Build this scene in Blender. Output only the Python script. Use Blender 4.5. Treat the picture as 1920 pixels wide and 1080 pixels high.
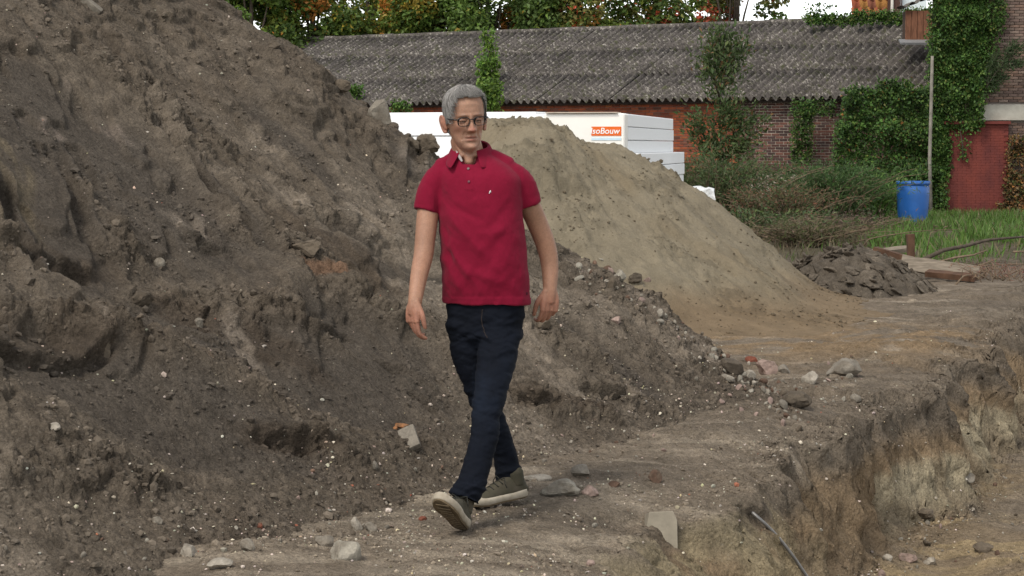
import bpy, bmesh, math, random
import numpy as np
from mathutils import Vector, Matrix

for o in list(bpy.data.objects): bpy.data.objects.remove(o)
S = bpy.context.scene
COL = S.collection
rng = np.random.default_rng(7)
random.seed(7)
R = math.radians

# ------------------------------------------------------------------ camera
FPX, HZ, CAMZ = 3712.0, 273.0, 1.45          # focal length in photo pixels, horizon row, eye height
PITCH = math.atan((540 - HZ) / FPX)
cam_d = bpy.data.cameras.new('camera'); cam = bpy.data.objects.new('camera', cam_d); COL.objects.link(cam)
cam_d.sensor_width = 36; cam_d.lens = 36 * FPX / 1920; cam_d.clip_start = .1; cam_d.clip_end = 2000
cam.location = (0, 0, CAMZ); cam.rotation_euler = (math.pi / 2 - PITCH, 0, 0)
S.camera = cam

# ------------------------------------------------------------------ sky, sun, exposure (overcast)
SUN_EL, SUN_AZ = R(52), R(215)               # azimuth clockwise from +Y: behind the camera, to the left
w = bpy.data.worlds.new('World'); S.world = w; w.use_nodes = True
nt = w.node_tree; nt.nodes.clear()
sky = nt.nodes.new('ShaderNodeTexSky'); sky.sky_type = 'NISHITA'; sky.sun_disc = False
sky.sun_elevation = SUN_EL; sky.sun_rotation = SUN_AZ; sky.dust_density = 0; sky.air_density = 1.0; sky.ozone_density = 1
hsv = nt.nodes.new('ShaderNodeHueSaturation'); hsv.inputs['Saturation'].default_value = .18
bg = nt.nodes.new('ShaderNodeBackground'); bg.inputs['Strength'].default_value = .125
out = nt.nodes.new('ShaderNodeOutputWorld')
nt.links.new(sky.outputs[0], hsv.inputs['Color'])
nt.links.new(hsv.outputs[0], bg.inputs['Color']); nt.links.new(bg.outputs[0], out.inputs['Surface'])
sd = bpy.data.lights.new('sun', 'SUN'); sun = bpy.data.objects.new('sun', sd); COL.objects.link(sun)
sd.energy = 1.5; sd.angle = R(18); sd.color = (1, .94, .85)
sun.location = (-5, -8, 20)
sdir = Vector((math.sin(SUN_AZ) * math.cos(SUN_EL), math.cos(SUN_AZ) * math.cos(SUN_EL), math.sin(SUN_EL)))
sun.rotation_euler = sdir.to_track_quat('Z', 'Y').to_euler()
S.view_settings.view_transform = 'Standard'; S.view_settings.look = 'None'
S.view_settings.exposure = 0.92; S.view_settings.gamma = 1; S.view_settings.use_curve_mapping = False
S.render.engine = 'CYCLES'
S.cycles.max_bounces = 6; S.cycles.diffuse_bounces = 3; S.cycles.transparent_max_bounces = 8

# ------------------------------------------------------------------ surveying helpers
def ray(px, py):
    a = (px - 960) / FPX; b = (540 - py) / FPX
    c, s = math.cos(PITCH), math.sin(PITCH)
    return np.array([a, c + b * s, -s + b * c])
def at(px, py, Y):
    d = ray(px, py); d = d / d[1] * Y
    return np.array([d[0], d[1], d[2] + CAMZ])
def gpt(px, py, z=0.0):
    d = ray(px, py); k = (z - CAMZ) / d[2]
    return np.array([d[0] * k, d[1] * k, z])
def project(V):
    """photo pixel of world points (only used to lay seams and folds where the photo has them)"""
    c, s = math.cos(PITCH), math.sin(PITCH)
    f = V[:, 1] * c - (V[:, 2] - CAMZ) * s; u_ = V[:, 1] * s + (V[:, 2] - CAMZ) * c
    return 960 + FPX * V[:, 0] / f, 540 - FPX * u_ / f
def ss(a, b, x):
    t = np.clip((x - a) / (b - a), 0, 1); return t * t * (3 - 2 * t)

# ------------------------------------------------------------------ numpy noise
def _h(ix, iy, iz, seed):
    with np.errstate(over='ignore'):
        n = (ix.astype(np.uint32) * np.uint32(374761393) + iy.astype(np.uint32) * np.uint32(668265263)
             + iz.astype(np.uint32) * np.uint32(2147483647) + np.uint32(seed * 1274126177 & 0xffffffff))
        n = (n ^ (n >> np.uint32(13))) * np.uint32(1274126177)
        n = (n ^ (n >> np.uint32(16))) * np.uint32(2246822519)
        n ^= n >> np.uint32(15)
    return n.astype(np.float32) / np.float32(4294967295.0)
def vn(x, y, z=None, seed=0):
    """value noise in -1..1"""
    x = np.asarray(x, np.float64); y = np.asarray(y, np.float64)
    z = np.zeros_like(x) if z is None else np.asarray(z, np.float64)
    fx, fy, fz = np.floor(x), np.floor(y), np.floor(z)
    ix, iy, iz = fx.astype(np.int64), fy.astype(np.int64), fz.astype(np.int64)
    tx, ty, tz = x - fx, y - fy, z - fz
    tx = tx * tx * tx * (tx * (tx * 6 - 15) + 10); ty = ty * ty * ty * (ty * (ty * 6 - 15) + 10); tz = tz * tz * (3 - 2 * tz)
    r = 0
    zs = (0, 1) if np.any(tz) else (0,)
    for dz in zs:
        wz = tz if dz else 1 - tz
        for dy in (0, 1):
            wy = ty if dy else 1 - ty
            for dx in (0, 1):
                r = r + _h(ix + dx, iy + dy, iz + dz, seed) * ((tx if dx else 1 - tx) * wy * wz)
    return r * 2 - 1
def fbm(x, y, oct=4, seed=0, gain=.5, z=None):
    a, r, t = 1.0, 0, 0
    c, s = math.cos(.6), math.sin(.6)
    for i in range(oct):
        r = r + a * vn(x, y, z, seed + i * 17); t += a; a *= gain
        x, y = (x * c - y * s) * 2.03 + 13.7, (x * s + y * c) * 2.03 - 7.1
        if z is not None: z = z * 2.03 + 3.3
    return r / t
def worley(x, y, seed=0):
    """F1, F2 and the id (0..1) of the nearest cell"""
    ix, iy = np.floor(x).astype(np.int64), np.floor(y).astype(np.int64)
    z0 = np.zeros_like(ix)
    f1 = np.full(x.shape, 9.0); f2 = np.full(x.shape, 9.0); cid = np.zeros(x.shape)
    for dy in (-1, 0, 1):
        for dx in (-1, 0, 1):
            cx, cy = ix + dx, iy + dy
            d = np.hypot(cx + _h(cx, cy, z0, seed) - x, cy + _h(cx, cy, z0, seed + 5) - y)
            m = d < f1
            f2 = np.where(m, f1, np.minimum(f2, d))
            cid = np.where(m, _h(cx, cy, z0, seed + 9), cid); f1 = np.where(m, d, f1)
    return f1, f2, cid
def clods(x, y, seed=0):
    """rounded lumps of uneven height, 0..1"""
    f1, f2, cid = worley(x, y, seed)
    return np.sqrt(np.clip(1 - (f1 / .75) ** 2, 0, 1)) * (.25 + .75 * cid) * ss(0, .18, f2 - f1)

def facets(x, y, seed=0, sharp=.10):
    """broken angular clods: every cell is a tilted plate of its own height, 0..1"""
    ix, iy = np.floor(x).astype(np.int64), np.floor(y).astype(np.int64); z0 = np.zeros_like(ix)
    f1 = np.full(x.shape, 9.0); f2 = np.full(x.shape, 9.0); h = np.zeros(x.shape)
    for dy in (-1, 0, 1):
        for dx in (-1, 0, 1):
            cx, cy = ix + dx, iy + dy
            ox = cx + _h(cx, cy, z0, seed) - x; oy = cy + _h(cx, cy, z0, seed + 5) - y; d = np.hypot(ox, oy)
            m = d < f1; f2 = np.where(m, f1, np.minimum(f2, d)); f1 = np.where(m, d, f1)
            h = np.where(m, .15 + .55 * _h(cx, cy, z0, seed + 9) + (ox * (_h(cx, cy, z0, seed + 11) - .5) + oy * (_h(cx, cy, z0, seed + 13) - .5)) * 1.3, h)
    return h * ss(0, sharp, f2 - f1)

# ------------------------------------------------------------------ scene helpers
def tag(o, label=None, cat=None, group=None, kind=None):
    if label: o['label'] = label
    if cat: o['category'] = cat
    if group: o['group'] = group
    if kind: o['kind'] = kind
    return o
def empty(name, loc=(0, 0, 0), rz=0):
    o = bpy.data.objects.new(name, None); COL.objects.link(o)
    o.location = Vector([float(c) for c in loc]); o.rotation_euler = (0, 0, rz); o.empty_display_size = .1
    return o
def world_of(o):
    M = o.matrix_parent_inverse @ o.matrix_basis
    return world_of(o.parent) @ M if o.parent else o.matrix_basis.copy()
def link(name, me, parent=None, mat=None, local=False):
    o = bpy.data.objects.new(name, me); COL.objects.link(o)
    if mat is not None and len(me.materials) == 0: me.materials.append(mat)
    if parent is not None:
        o.parent = parent
        if not local: o.matrix_parent_inverse = world_of(parent).inverted()
    return o
def np_mesh(name, V, F, mat=None, col=None, smooth=True, extra=None):
    """V (n,3), F (m,3|4) numpy -> mesh datablock; col (n,3) becomes the point attribute Col"""
    V = np.ascontiguousarray(V, np.float32); F = np.ascontiguousarray(F, np.int32)
    k = F.shape[1]
    me = bpy.data.meshes.new(name)
    me.vertices.add(len(V)); me.vertices.foreach_set('co', V.ravel())
    me.loops.add(F.size); me.loops.foreach_set('vertex_index', F.ravel())
    me.polygons.add(len(F))
    me.polygons.foreach_set('loop_start', np.arange(0, F.size, k, dtype=np.int32))
    try: me.polygons.foreach_set('loop_total', np.full(len(F), k, np.int32))
    except Exception: pass
    me.polygons.foreach_set('use_smooth', np.full(len(F), smooth, bool))
    me.update(calc_edges=True)
    if col is not None:
        a = me.attributes.new('Col', 'FLOAT_COLOR', 'POINT')
        c = np.ones((len(V), 4), np.float32); c[:, :3] = np.clip(col, 0, 1)
        a.data.foreach_set('color', c.ravel())
    if mat is not None: me.materials.append(mat)
    me.validate()
    return me
def grid_faces(nr, nc, flip=False):
    i = np.arange(nr * nc).reshape(nr, nc)
    q = np.stack([i[:-1, :-1], i[:-1, 1:], i[1:, 1:], i[1:, :-1]], -1).reshape(-1, 4)
    return q[:, ::-1] if flip else q

class MB:
    """collects simple solids; build() makes ONE mesh object of them"""
    def __init__(s): s.v = []; s.f = []
    def add(s, V, F):
        b = len(s.v); s.v += [tuple(float(c) for c in p) for p in V]; s.f += [tuple(int(i) + b for i in f) for f in F]; return s
    def box(s, c, size, M=None, bev=0):
        hx, hy, hz = [d / 2 for d in size]
        V = []
        if bev <= 0:
            for z in (-hz, hz):
                for x, y in ((-hx, -hy), (hx, -hy), (hx, hy), (-hx, hy)): V.append((x, y, z))
            F = [(3, 2, 1, 0), (4, 5, 6, 7), (0, 1, 5, 4), (1, 2, 6, 5), (2, 3, 7, 6), (3, 0, 4, 7)]
        else:
            b = bev; F = []
            for z, i in ((-hz, b), (-hz + b, 0), (hz - b, 0), (hz, b)):
                ax, ay = hx - i, hy - i
                k = b if i == 0 else b * .4
                V += [(-ax + k, -ay, z), (ax - k, -ay, z), (ax, -ay + k, z), (ax, ay - k, z), (ax - k, ay, z), (-ax + k, ay, z), (-ax, ay - k, z), (-ax, -ay + k, z)]
            for l in range(3):
                for j in range(8):
                    F.append((l * 8 + j, l * 8 + (j + 1) % 8, l * 8 + 8 + (j + 1) % 8, l * 8 + 8 + j))
            F.append(tuple(range(7, -1, -1))); F.append(tuple(range(24, 32)))
        c = Vector([float(q) for q in c])
        V = [(M @ Vector(p) if M is not None else Vector(p)) + c for p in V]
        return s.add(V, F)
    def tube(s, pts, rad, n=8, cap=True):
        pts = [Vector([float(q) for q in p]) for p in pts]
        if not hasattr(rad, '__len__'): rad = [rad] * len(pts)
        V, F = [], []
        prev = None
        for i, p in enumerate(pts):
            t = (pts[min(i + 1, len(pts) - 1)] - pts[max(i - 1, 0)]).normalized()
            if prev is None:
                prev = t.orthogonal().normalized()
            prev = (prev - t * prev.dot(t)).normalized(); q = t.cross(prev)
            for j in range(n):
                a = 2 * math.pi * j / n
                V.append(p + (prev * math.cos(a) + q * math.sin(a)) * rad[i])
        for i in range(len(pts) - 1):
            for j in range(n):
                F.append((i * n + j, i * n + (j + 1) % n, i * n + n + (j + 1) % n, i * n + n + j))
        if cap:
            F.append(tuple(range(n - 1, -1, -1))); F.append(tuple(range((len(pts) - 1) * n, len(pts) * n)))
        return s.add(V, F)
    def lathe(s, prof, c=(0, 0, 0), n=24):
        V, F = [], []
        for r, z in prof:
            for j in range(n):
                a = 2 * math.pi * j / n; V.append((c[0] + r * math.cos(a), c[1] + r * math.sin(a), c[2] + z))
        for i in range(len(prof) - 1):
            for j in range(n): F.append((i * n + j, i * n + (j + 1) % n, i * n + n + (j + 1) % n, i * n + n + j))
        F.append(tuple(range(n - 1, -1, -1))); F.append(tuple(range((len(prof) - 1) * n, len(prof) * n)))
        return s.add(V, F)
    def mesh(s, name, mat=None, smooth=False):
        me = bpy.data.meshes.new(name); me.from_pydata(s.v, [], s.f); me.update()
        me.polygons.foreach_set('use_smooth', [smooth] * len(me.polygons))
        if mat is not None: me.materials.append(mat)
        return me
    def build(s, name, mat=None, parent=None, smooth=False):
        return link(name, s.mesh(name, mat, smooth), parent)

# ------------------------------------------------------------------ materials
def nodes(name):
    m = bpy.data.materials.new(name); m.use_nodes = True
    n = m.node_tree; return m, n, n.nodes['Principled BSDF']
def noise_node(n, scale, detail=4, rough=.55, vec=None, dim='3D'):
    t = n.nodes.new('ShaderNodeTexNoise'); t.inputs['Scale'].default_value = scale
    t.inputs['Detail'].default_value = detail; t.inputs['Roughness'].default_value = rough
    if vec is not None: n.links.new(vec, t.inputs['Vector'])
    return t
def mrange(n, src, a, b, c, d):
    r = n.nodes.new('ShaderNodeMapRange')
    r.inputs['From Min'].default_value = a; r.inputs['From Max'].default_value = b
    r.inputs['To Min'].default_value = c; r.inputs['To Max'].default_value = d
    n.links.new(src, r.inputs['Value']); return r.outputs[0]
def mul_col(n, a, fac):
    v = n.nodes.new('ShaderNodeVectorMath'); v.operation = 'SCALE'
    n.links.new(a, v.inputs[0]); n.links.new(fac, v.inputs['Scale']); return v.outputs[0]
def mat_col(name, rough=.9, var=.25, scales=(8, 60), bump=.3, bscale=120, bdist=.004, spec=.2, attr='Col', speck=0, bump2=0):
    """colour from the point attribute, broken up by procedural noise, with fine relief"""
    m, n, b = nodes(name)
    tc = n.nodes.new('ShaderNodeTexCoord'); vec = tc.outputs['Object']
    a = n.nodes.new('ShaderNodeAttribute'); a.attribute_name = attr
    c = a.outputs['Color']
    for s in scales:
        c = mul_col(n, c, mrange(n, noise_node(n, s, 5, .6, vec).outputs['Fac'], .3, .7, 1 - var, 1 + var))
    if speck:
        v = n.nodes.new('ShaderNodeTexVoronoi'); v.inputs['Scale'].default_value = 130; n.links.new(vec, v.inputs['Vector'])
        sep = n.nodes.new('ShaderNodeSeparateColor'); n.links.new(v.outputs['Color'], sep.inputs[0])
        k0 = mrange(n, sep.outputs[0], .955, .985, 0, speck)
        kk = n.nodes.new('ShaderNodeMath'); kk.operation = 'MULTIPLY'; n.links.new(k0, kk.inputs[0]); n.links.new(mrange(n, noise_node(n, 3.5, 4, .6, vec).outputs['Fac'], .45, .65, .05, 1), kk.inputs[1]); k = kk.outputs[0]
        mx = n.nodes.new('ShaderNodeMix'); mx.data_type = 'RGBA'; mx.inputs['B'].default_value = (.28, .25, .2, 1)
        n.links.new(k, mx.inputs['Factor']); n.links.new(c, mx.inputs['A']); c = mx.outputs['Result']
    n.links.new(c, b.inputs['Base Color'])
    b.inputs['Roughness'].default_value = rough; b.inputs['Specular IOR Level'].default_value = spec
    if bump:
        bp = n.nodes.new('ShaderNodeBump'); bp.inputs['Strength'].default_value = bump; bp.inputs['Distance'].default_value = bdist
        n.links.new(noise_node(n, bscale, 6, .7, vec).outputs['Fac'], bp.inputs['Height'])
        if bump2:
            b2 = n.nodes.new('ShaderNodeBump'); b2.inputs['Strength'].default_value = bump2; b2.inputs['Distance'].default_value = bdist * 2
            v2 = n.nodes.new('ShaderNodeTexVoronoi'); v2.inputs['Scale'].default_value = bscale * .45; n.links.new(vec, v2.inputs['Vector'])
            n.links.new(v2.outputs['Distance'], b2.inputs['Height']); b2.invert = True; n.links.new(b2.outputs[0], bp.inputs['Normal'])
        n.links.new(bp.outputs[0], b.inputs['Normal'])
    return m
def mat_plain(name, col, rough=.8, var=.15, scale=20, bump=.1, bscale=80, bdist=.003, spec=.3, metal=0, col2=None, stretch=None, detail=5):
    m, n, b = nodes(name)
    tc = n.nodes.new('ShaderNodeTexCoord'); vec = tc.outputs['Object']
    if stretch:
        mp = n.nodes.new('ShaderNodeMapping'); mp.inputs['Scale'].default_value = stretch; n.links.new(vec, mp.inputs[0]); vec = mp.outputs[0]
    nz = noise_node(n, scale, detail, .6, vec)
    mx = n.nodes.new('ShaderNodeMix'); mx.data_type = 'RGBA'
    c2 = col2 or tuple(c * (1 - var) for c in col); c1 = col if col2 else tuple(min(1, c * (1 + var)) for c in col)
    mx.inputs['A'].default_value = (*c2, 1); mx.inputs['B'].default_value = (*c1, 1)
    n.links.new(mrange(n, nz.outputs['Fac'], .32, .68, 0, 1), mx.inputs['Factor'])
    n.links.new(mx.outputs['Result'], b.inputs['Base Color'])
    b.inputs['Roughness'].default_value = rough; b.inputs['Specular IOR Level'].default_value = spec; b.inputs['Metallic'].default_value = metal
    if bump:
        bp = n.nodes.new('ShaderNodeBump'); bp.inputs['Strength'].default_value = bump; bp.inputs['Distance'].default_value = bdist
        n.links.new(noise_node(n, bscale, 5, .65, vec).outputs['Fac'], bp.inputs['Height'])
        n.links.new(bp.outputs[0], b.inputs['Normal'])
    return m
# ================================================================== TERRAIN
M_SOIL = mat_col('soil', rough=.97, var=.25, scales=(9, 45, 150, 420), bump=.9, bscale=120, bdist=.012, spec=.1, speck=.28, bump2=.45)
M_SAND = mat_col('sand', rough=.97, var=.10, scales=(6, 50, 220), bump=.7, bscale=110, bdist=.010, spec=.1, bump2=.2)
M_STONE = mat_col('stone', rough=.93, var=.18, scales=(18, 90), bump=.7, bscale=70, bdist=.006, spec=.2)
C = lambda *a: np.array(a, float)
SOIL_D, SOIL_M, SOIL_L, SOIL_G = C(.074, .055, .039), C(.116, .094, .071), C(.176, .144, .110), C(.094, .078, .062)
PALE, SANDC, OCHRE, PITC = C(.27, .235, .16), C(.202, .170, .118), C(.170, .120, .072), C(.175, .135, .092)

# --- ground level without the heaps
EDGE = np.array([gpt(px, py, -.04)[:2] for px, py in
        ((1170, 1080), (1215, 985), (1400, 925), (1470, 893), (1560, 840), (1660, 788), (1780, 715), (1862, 645), (1925, 598), (2010, 552))])
EDGE = np.vstack([[EDGE[0][0] - .28, EDGE[0][1] - .9], EDGE, [9.5, 24], [13, 30]])
def edge_x(y): return np.interp(y, EDGE[:, 1], EDGE[:, 0])
def bank_w(y): return np.interp(y, [6, 7.9, 8.5, 9.2, 10, 14, 20], [.5, .5, .26, .13, .16, .22, .3])
def ground0(x, y):
    z = .05 * fbm(x * .5, y * .5, 3, 3) + np.interp(y, [0, 14, 24, 40, 60], [0, 0, -.05, -.22, -.3])
    return z
def pit(x, y):
    ex = edge_x(y) + .10 * fbm(x * 0 + 3.1, y * 1.3, 3, 8) + .035 * vn(y * 7, y * 0, None, 4)
    d = (x - ex) * .93
    w = bank_w(y)
    dep = np.interp(y, [6, 10, 14, 24, 30, 34], [.56, .6, .6, .5, .3, 0])
    k = ss(0, 1, d / w)
    shoulder = -.06 * ss(-.5, .05, d)
    return shoulder - dep * (.25 * ss(0, .35, d / w) + .75 * ss(.3, 1.05, d / w)) + .05 * ss(.1, .5, d) * fbm(x * 1.5, y * 1.5, 3, 61) , d, w

# --- the big soil heap: toe line from O running near-left, slope rises along N
O2 = gpt(1485, 770)[:2]
T2 = (gpt(400, 1062)[:2] - O2); T2 /= np.linalg.norm(T2)
N2 = np.array([T2[1], -T2[0]]);  N2 = N2 if N2[0] < 0 else -N2
def heap_uv(x, y):
    dx, dy = x - O2[0], y - O2[1]
    return dx * T2[0] + dy * T2[1], dx * N2[0] + dy * N2[1]
def heap_base(x, y):
    u, v = heap_uv(x, y)
    A = np.interp(v, [-1, 0, .55, 1.2, 3.4, 4.4, 5.4, 7], [-.55, -.02, .24, .68, 2.27, 2.85, 3.05, 2.6])
    B = -.735 * (x - O2[0]) - .06 * (y - O2[1]) + .035
    k = .10
    h = np.clip(.5 + .5 * (B - A) / k, 0, 1)
    return B * (1 - h) + A * h - k * h * (1 - h)
def hit(px, py, f=None, y0=6.0, y1=26.0):
    """where the sight line of a photo pixel meets a surface z = f(x, y)"""
    f = f or heap_base
    Y = np.linspace(y0, y1, 4000); d = ray(px, py); d = d / d[1]
    z = CAMZ + d[2] * Y; h = f(d[0] * Y, Y)
    i = np.argmax(h >= z) if np.any(h >= z) else len(Y) - 1
    return np.array([d[0] * Y[i], Y[i], h[i]])

def blob(x, y, spots):
    """union of soft ellipses given as photo (px,py), half-length and half-width in metres, angle in the picture"""
    m = np.zeros(x.shape)
    for px, py, a, b, ang in spots:
        p = hit(px, py)
        q = hit(px + 20 * math.cos(R(ang)), py + 20 * math.sin(R(ang)))
        e = q[:2] - p[:2]; e /= np.linalg.norm(e) + 1e-9
        dx, dy = x - p[0], y - p[1]
        l = dx * e[0] + dy * e[1]; t = -dx * e[1] + dy * e[0]
        r = np.sqrt((l / a) ** 2 + (t / b) ** 2)
        m = np.maximum(m, 1 - ss(.65, 1.15, r + .25 * fbm(x * 5, y * 5, 3, int(px) % 97)))
    return m
SMOOTH = [(230, 280, .9, .42, 45), (330, 340, .6, .16, 50), (440, 360, .55, .085, 55), (80, 310, .8, .30, 60), (110, 440, .35, .2, 60), (740, 480, .45, .12, 30), (560, 240, .5, .10, 50),
          (820, 330, .4, .1, 45), (1120, 660, .5, .12, 40), (520, 660, .8, .28, 20), (300, 760, .7, .3, 20), (690, 640, .4, .25, 30), (620, 730, .5, .22, 20)]
CRUMB = [(60, 620, .55, .14, 8), (180, 640, .25, .12, 0), (100, 450, .4, .10, 15), (270, 440, .35, .10, 15), (410, 390, .25, .16, 30), (330, 560, .4, .14, 20), (470, 590, .35, .12, 30),
         (560, 470, .4, .16, 30), (640, 560, .35, .16, 35), (590, 610, .3, .10, 20), (420, 660, .25, .07, 20), (880, 420, .3, .1, 30), (760, 280, .5, .12, 40), (520, 300, .6, .10, 45), (270, 150, .5, .10, 45),
         (1010, 620, .5, .10, 30), (1150, 560, .8, .16, 38), (1300, 650, .7, .16, 38), (1030, 750, .45, .12, 15), (1180, 740, .4, .12, 15), (560, 830, .35, .13, 10), (140, 890, .4, .12, 10), (200, 870, .3, .1, 15), (340, 170, .4, .1, 40)]
HOLLOW = [(555, 832, .20, .07, 8, .075), (50, 668, .30, .06, 5, .065), (175, 668, .14, .05, -10, .055), (385, 615, .12, .04, 30, .04), (590, 405, .10, .05, 40, .04), (400, 440, .12, .04, 20, .04),
          (1000, 750, .16, .045, 10, .05), (1150, 742, .18, .04, 10, .045), (740, 690, .08, .03, 30, .04), (790, 752, .08, .03, 35, .04), (60, 450, .2, .05, 10, .05), (140, 470, .16, .05, 10, .045), (650, 500, .14, .04, 30, .04), (610, 620, .14, .04, 10, .035)]

def make_heap():
    us = np.concatenate([np.linspace(-1.6, -.05, 125), np.linspace(-.05, 5.9, 640)[1:], np.linspace(5.9, 9.5, 60)[1:]])
    vs = np.concatenate([np.linspace(-.5, 4.0, 465), np.linspace(4.0, 7, 36)[1:]])
    U, Vv = np.meshgrid(us, vs)
    # jitter keeps the weave of the grid from showing
    U = U + rng.uniform(-.003, .003, U.shape); Vv = Vv + rng.uniform(-.003, .003, U.shape)
    x = O2[0] + U * T2[0] + Vv * N2[0]; y = O2[1] + U * T2[1] + Vv * N2[1]
    z = heap_base(x, y)
    sm, cr = blob(x, y, SMOOTH), blob(x, y, CRUMB)
    cr = cr * (1 - .6 * sm)
    low = 1 - ss(.3, 1.3, Vv)                             # talus of loose gravel near the toe
    # streaks running down the slope, drawn a little sideways as the bucket pulled them
    su = U + .45 * Vv
    streak = fbm(su * 5.5, Vv * .9, 4, 21)
    big = fbm(U * .8, Vv * .8, 4, 5)
    E = -.13 * ss(.7, 2.2, Vv) - .03 + .07 * big + .020 * streak * (1 - low) * (1 - .6 * sm)
    # slip scarps: short drops that face down the slope
    q = fbm(U * 1.1 + .3 * Vv, Vv * 1.5, 4, 77)
    for lev, hgt in ((-.12, .035), (.08, .04), (.25, .03)):
        E = E + hgt * ss(-.035, .02, q - lev) * (1 - .8 * low) * (1 - .6 * sm)
    q2 = fbm(su * 2.2, Vv * 1.3, 4, 177)
    E = E + .03 * ss(-.02, .02, q2 - .1) * (1 - low) + .03 * ss(-.02, .02, q2 + .15) * (1 - low)
    med = ss(-.1, .45, fbm(U * 1.9, Vv * 1.9, 3, 31))
    rough = np.clip(.10 + .42 * med + .95 * cr - .75 * sm, .03, 1.3)
    wx, wy = .35 * vn(U * 7, Vv * 7, None, 51), .35 * vn(U * 7, Vv * 7, None, 52)
    E = E + rough * (.050 * facets(U * 7.5 + wx, Vv * 7.5 + wy, 3) + .030 * facets(U * 17 + wx * 2, Vv * 17 + wy * 2, 4)) \
          + (.25 + .75 * rough) * (1 - .75 * sm) * .014 * facets(U * 38, Vv * 38, 6, .2) + .006 * rough * facets(U * 75, Vv * 75, 7, .25) + .004 * (1 - .5 * sm) * fbm(U * 60, Vv * 60, 2, 9)
    E = E + low * (.016 * clods(U * 17, Vv * 17, 14) + .010 * clods(U * 37, Vv * 37, 15))
    # two long drag marks of the bucket with raised lips
    for (ax, ay), (bx, by), wd, dp in (((300, 170), (465, 410), .06, .05), ((120, 240), (190, 420), .05, .04), ((580, 60), (800, 330), .05, .03), ((0, 300), (90, 520), .05, .035)):
        a, b = hit(ax, ay)[:2], hit(bx, by)[:2]; e = b - a; L = np.linalg.norm(e); e = e / L
        l = (x - a[0]) * e[0] + (y - a[1]) * e[1]; t = -(x - a[0]) * e[1] + (y - a[1]) * e[0] + .02 * vn(l * 5, l * 0, None, 3)
        k = ss(-.1, .1, l) * (1 - ss(L - .05, L + .04, l))
        E = E - k * dp * (1 - ss(wd * .8, wd * 1.05, np.abs(t))) + k * .025 * np.exp(-((np.abs(t) - wd * 1.25) / .02) ** 2)
    hol = np.zeros(x.shape); push = np.zeros(x.shape)
    for px, py, a, b, ang, dep in HOLLOW:
        p = hit(px, py); qq = hit(px + 20 * math.cos(R(ang)), py + 20 * math.sin(R(ang)))
        e = qq[:2] - p[:2]; e /= np.linalg.norm(e) + 1e-9
        up = np.array([-e[1], e[0]]); up = up if up @ N2 > 0 else -up
        dx, dy = x - p[0], y - p[1]
        l = dx * e[0] + dy * e[1]; t = dx * up[0] + dy * up[1]
        wob = .75 * fbm(x * 9, y * 9, 4, int(px) % 51)
        r = np.sqrt((l / a) ** 2 + (t / b) ** 2) + wob
        hh = dep * (1 - ss(.55, 1.0, r))
        hol = np.maximum(hol, hh)
        # the lip above the hollow leans out over it
        push = push + dep * .9 * np.exp(-(l / a) ** 2) * np.exp(-((t - b * 1.1) / (b * .6)) ** 2)
    E = E - hol * (.45 + .9 * facets(U * 14, Vv * 14, 88))
    # lips leaning out, and a 3-D wobble that undercuts the clods
    rr = rough * .020
    ox = -N2[0] * push + rr * fbm(U * 14, Vv * 14, 3, 41, z=z * 14)
    oy = -N2[1] * push + rr * fbm(U * 14 + 40, Vv * 14, 3, 43, z=z * 14)
    z = z + .2 * push + .8 * E
    ox = ox - N2[0] * .6 * E; oy = oy - N2[1] * .6 * E
    z = z - .5 * ss(-.05, -.6, Vv)
    # colour of the soil itself: damp dark clods, dry pale crust, grey clay smears
    n1, n2 = fbm(U * 1.3, Vv * 1.3, 4, 91), fbm(su * 4, Vv * 1.6, 4, 92)
    c = SOIL_M + (SOIL_L - SOIL_M) * ss(.05, .6, n1 + .6 * n2)[..., None]
    c = c + (SOIL_D - c) * (.30 * ss(.0, .7, -n1 + .5 * n2))[..., None]
    c = c + (SOIL_G * .80 - c) * (sm * .85)[..., None]
    f1, f2, cid = worley(U * 17 + wx * 2, Vv * 17 + wy * 2, 4)
    c = c * (1 + (cid - .5) * .30 * (1 - sm))[..., None]
    dk = blob(x, y, [(80, 620, .5, .12, 5), (440, 600, .5, .12, 30), (640, 470, .4, .14, 30), (100, 450, .4, .08, 10), (1030, 750, .4, .08, 10), (540, 830, .3, .1, 10)])
    c = c + (SOIL_D * .9 - c) * (.55 * dk * ss(-.3, .4, n2 + .3))[..., None]
    for spots, colr, s in (([(40, 300, .25, .09, 70), (65, 380, .2, .05, 60), (20, 380, .2, .06, 70)], C(.21, .165, .10), .35),
                           ([(225, 185, .28, .12, 45), (100, 200, .12, .06, 20)], C(.27, .215, .175), .6),
                           ([(380, 400, .16, .10, 20), (490, 170, .2, .1, 50), (330, 590, .2, .05, 60), (470, 640, .25, .06, 60), (205, 620, .1, .06, 0)], C(.25, .205, .16), .5),
                           ([(600, 520, .12, .06, 20), (480, 175, .1, .05, 50), (355, 660, .1, .03, 40)], C(.24, .13, .075), .5),
                           ([(1250, 620, .6, .12, 38), (1120, 530, .5, .1, 38), (850, 340, .5, .1, 40)], C(.20, .165, .13), .5)):
        k = blob(x, y, spots) * ss(-.2, .35, fbm(su * 9, Vv * 4, 3, 55))
        c = c + (colr - c) * (s * k)[..., None]
    V = np.stack([x + ox, y + oy, z], -1).reshape(-1, 3)
    me = np_mesh('soil_heap', V, grid_faces(len(vs), len(us), True), M_SOIL, c.reshape(-1, 3))
    o = link('soil_heap', me)
    tag(o, 'tall steep heap of dark grey brown soil filling the left of the picture', 'soil heap')
    return V, U.ravel(), Vv.ravel(), c.reshape(-1, 3), len(vs), len(us)
HV, HU, HVV, HC, HNR, HNC = make_heap()

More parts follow.
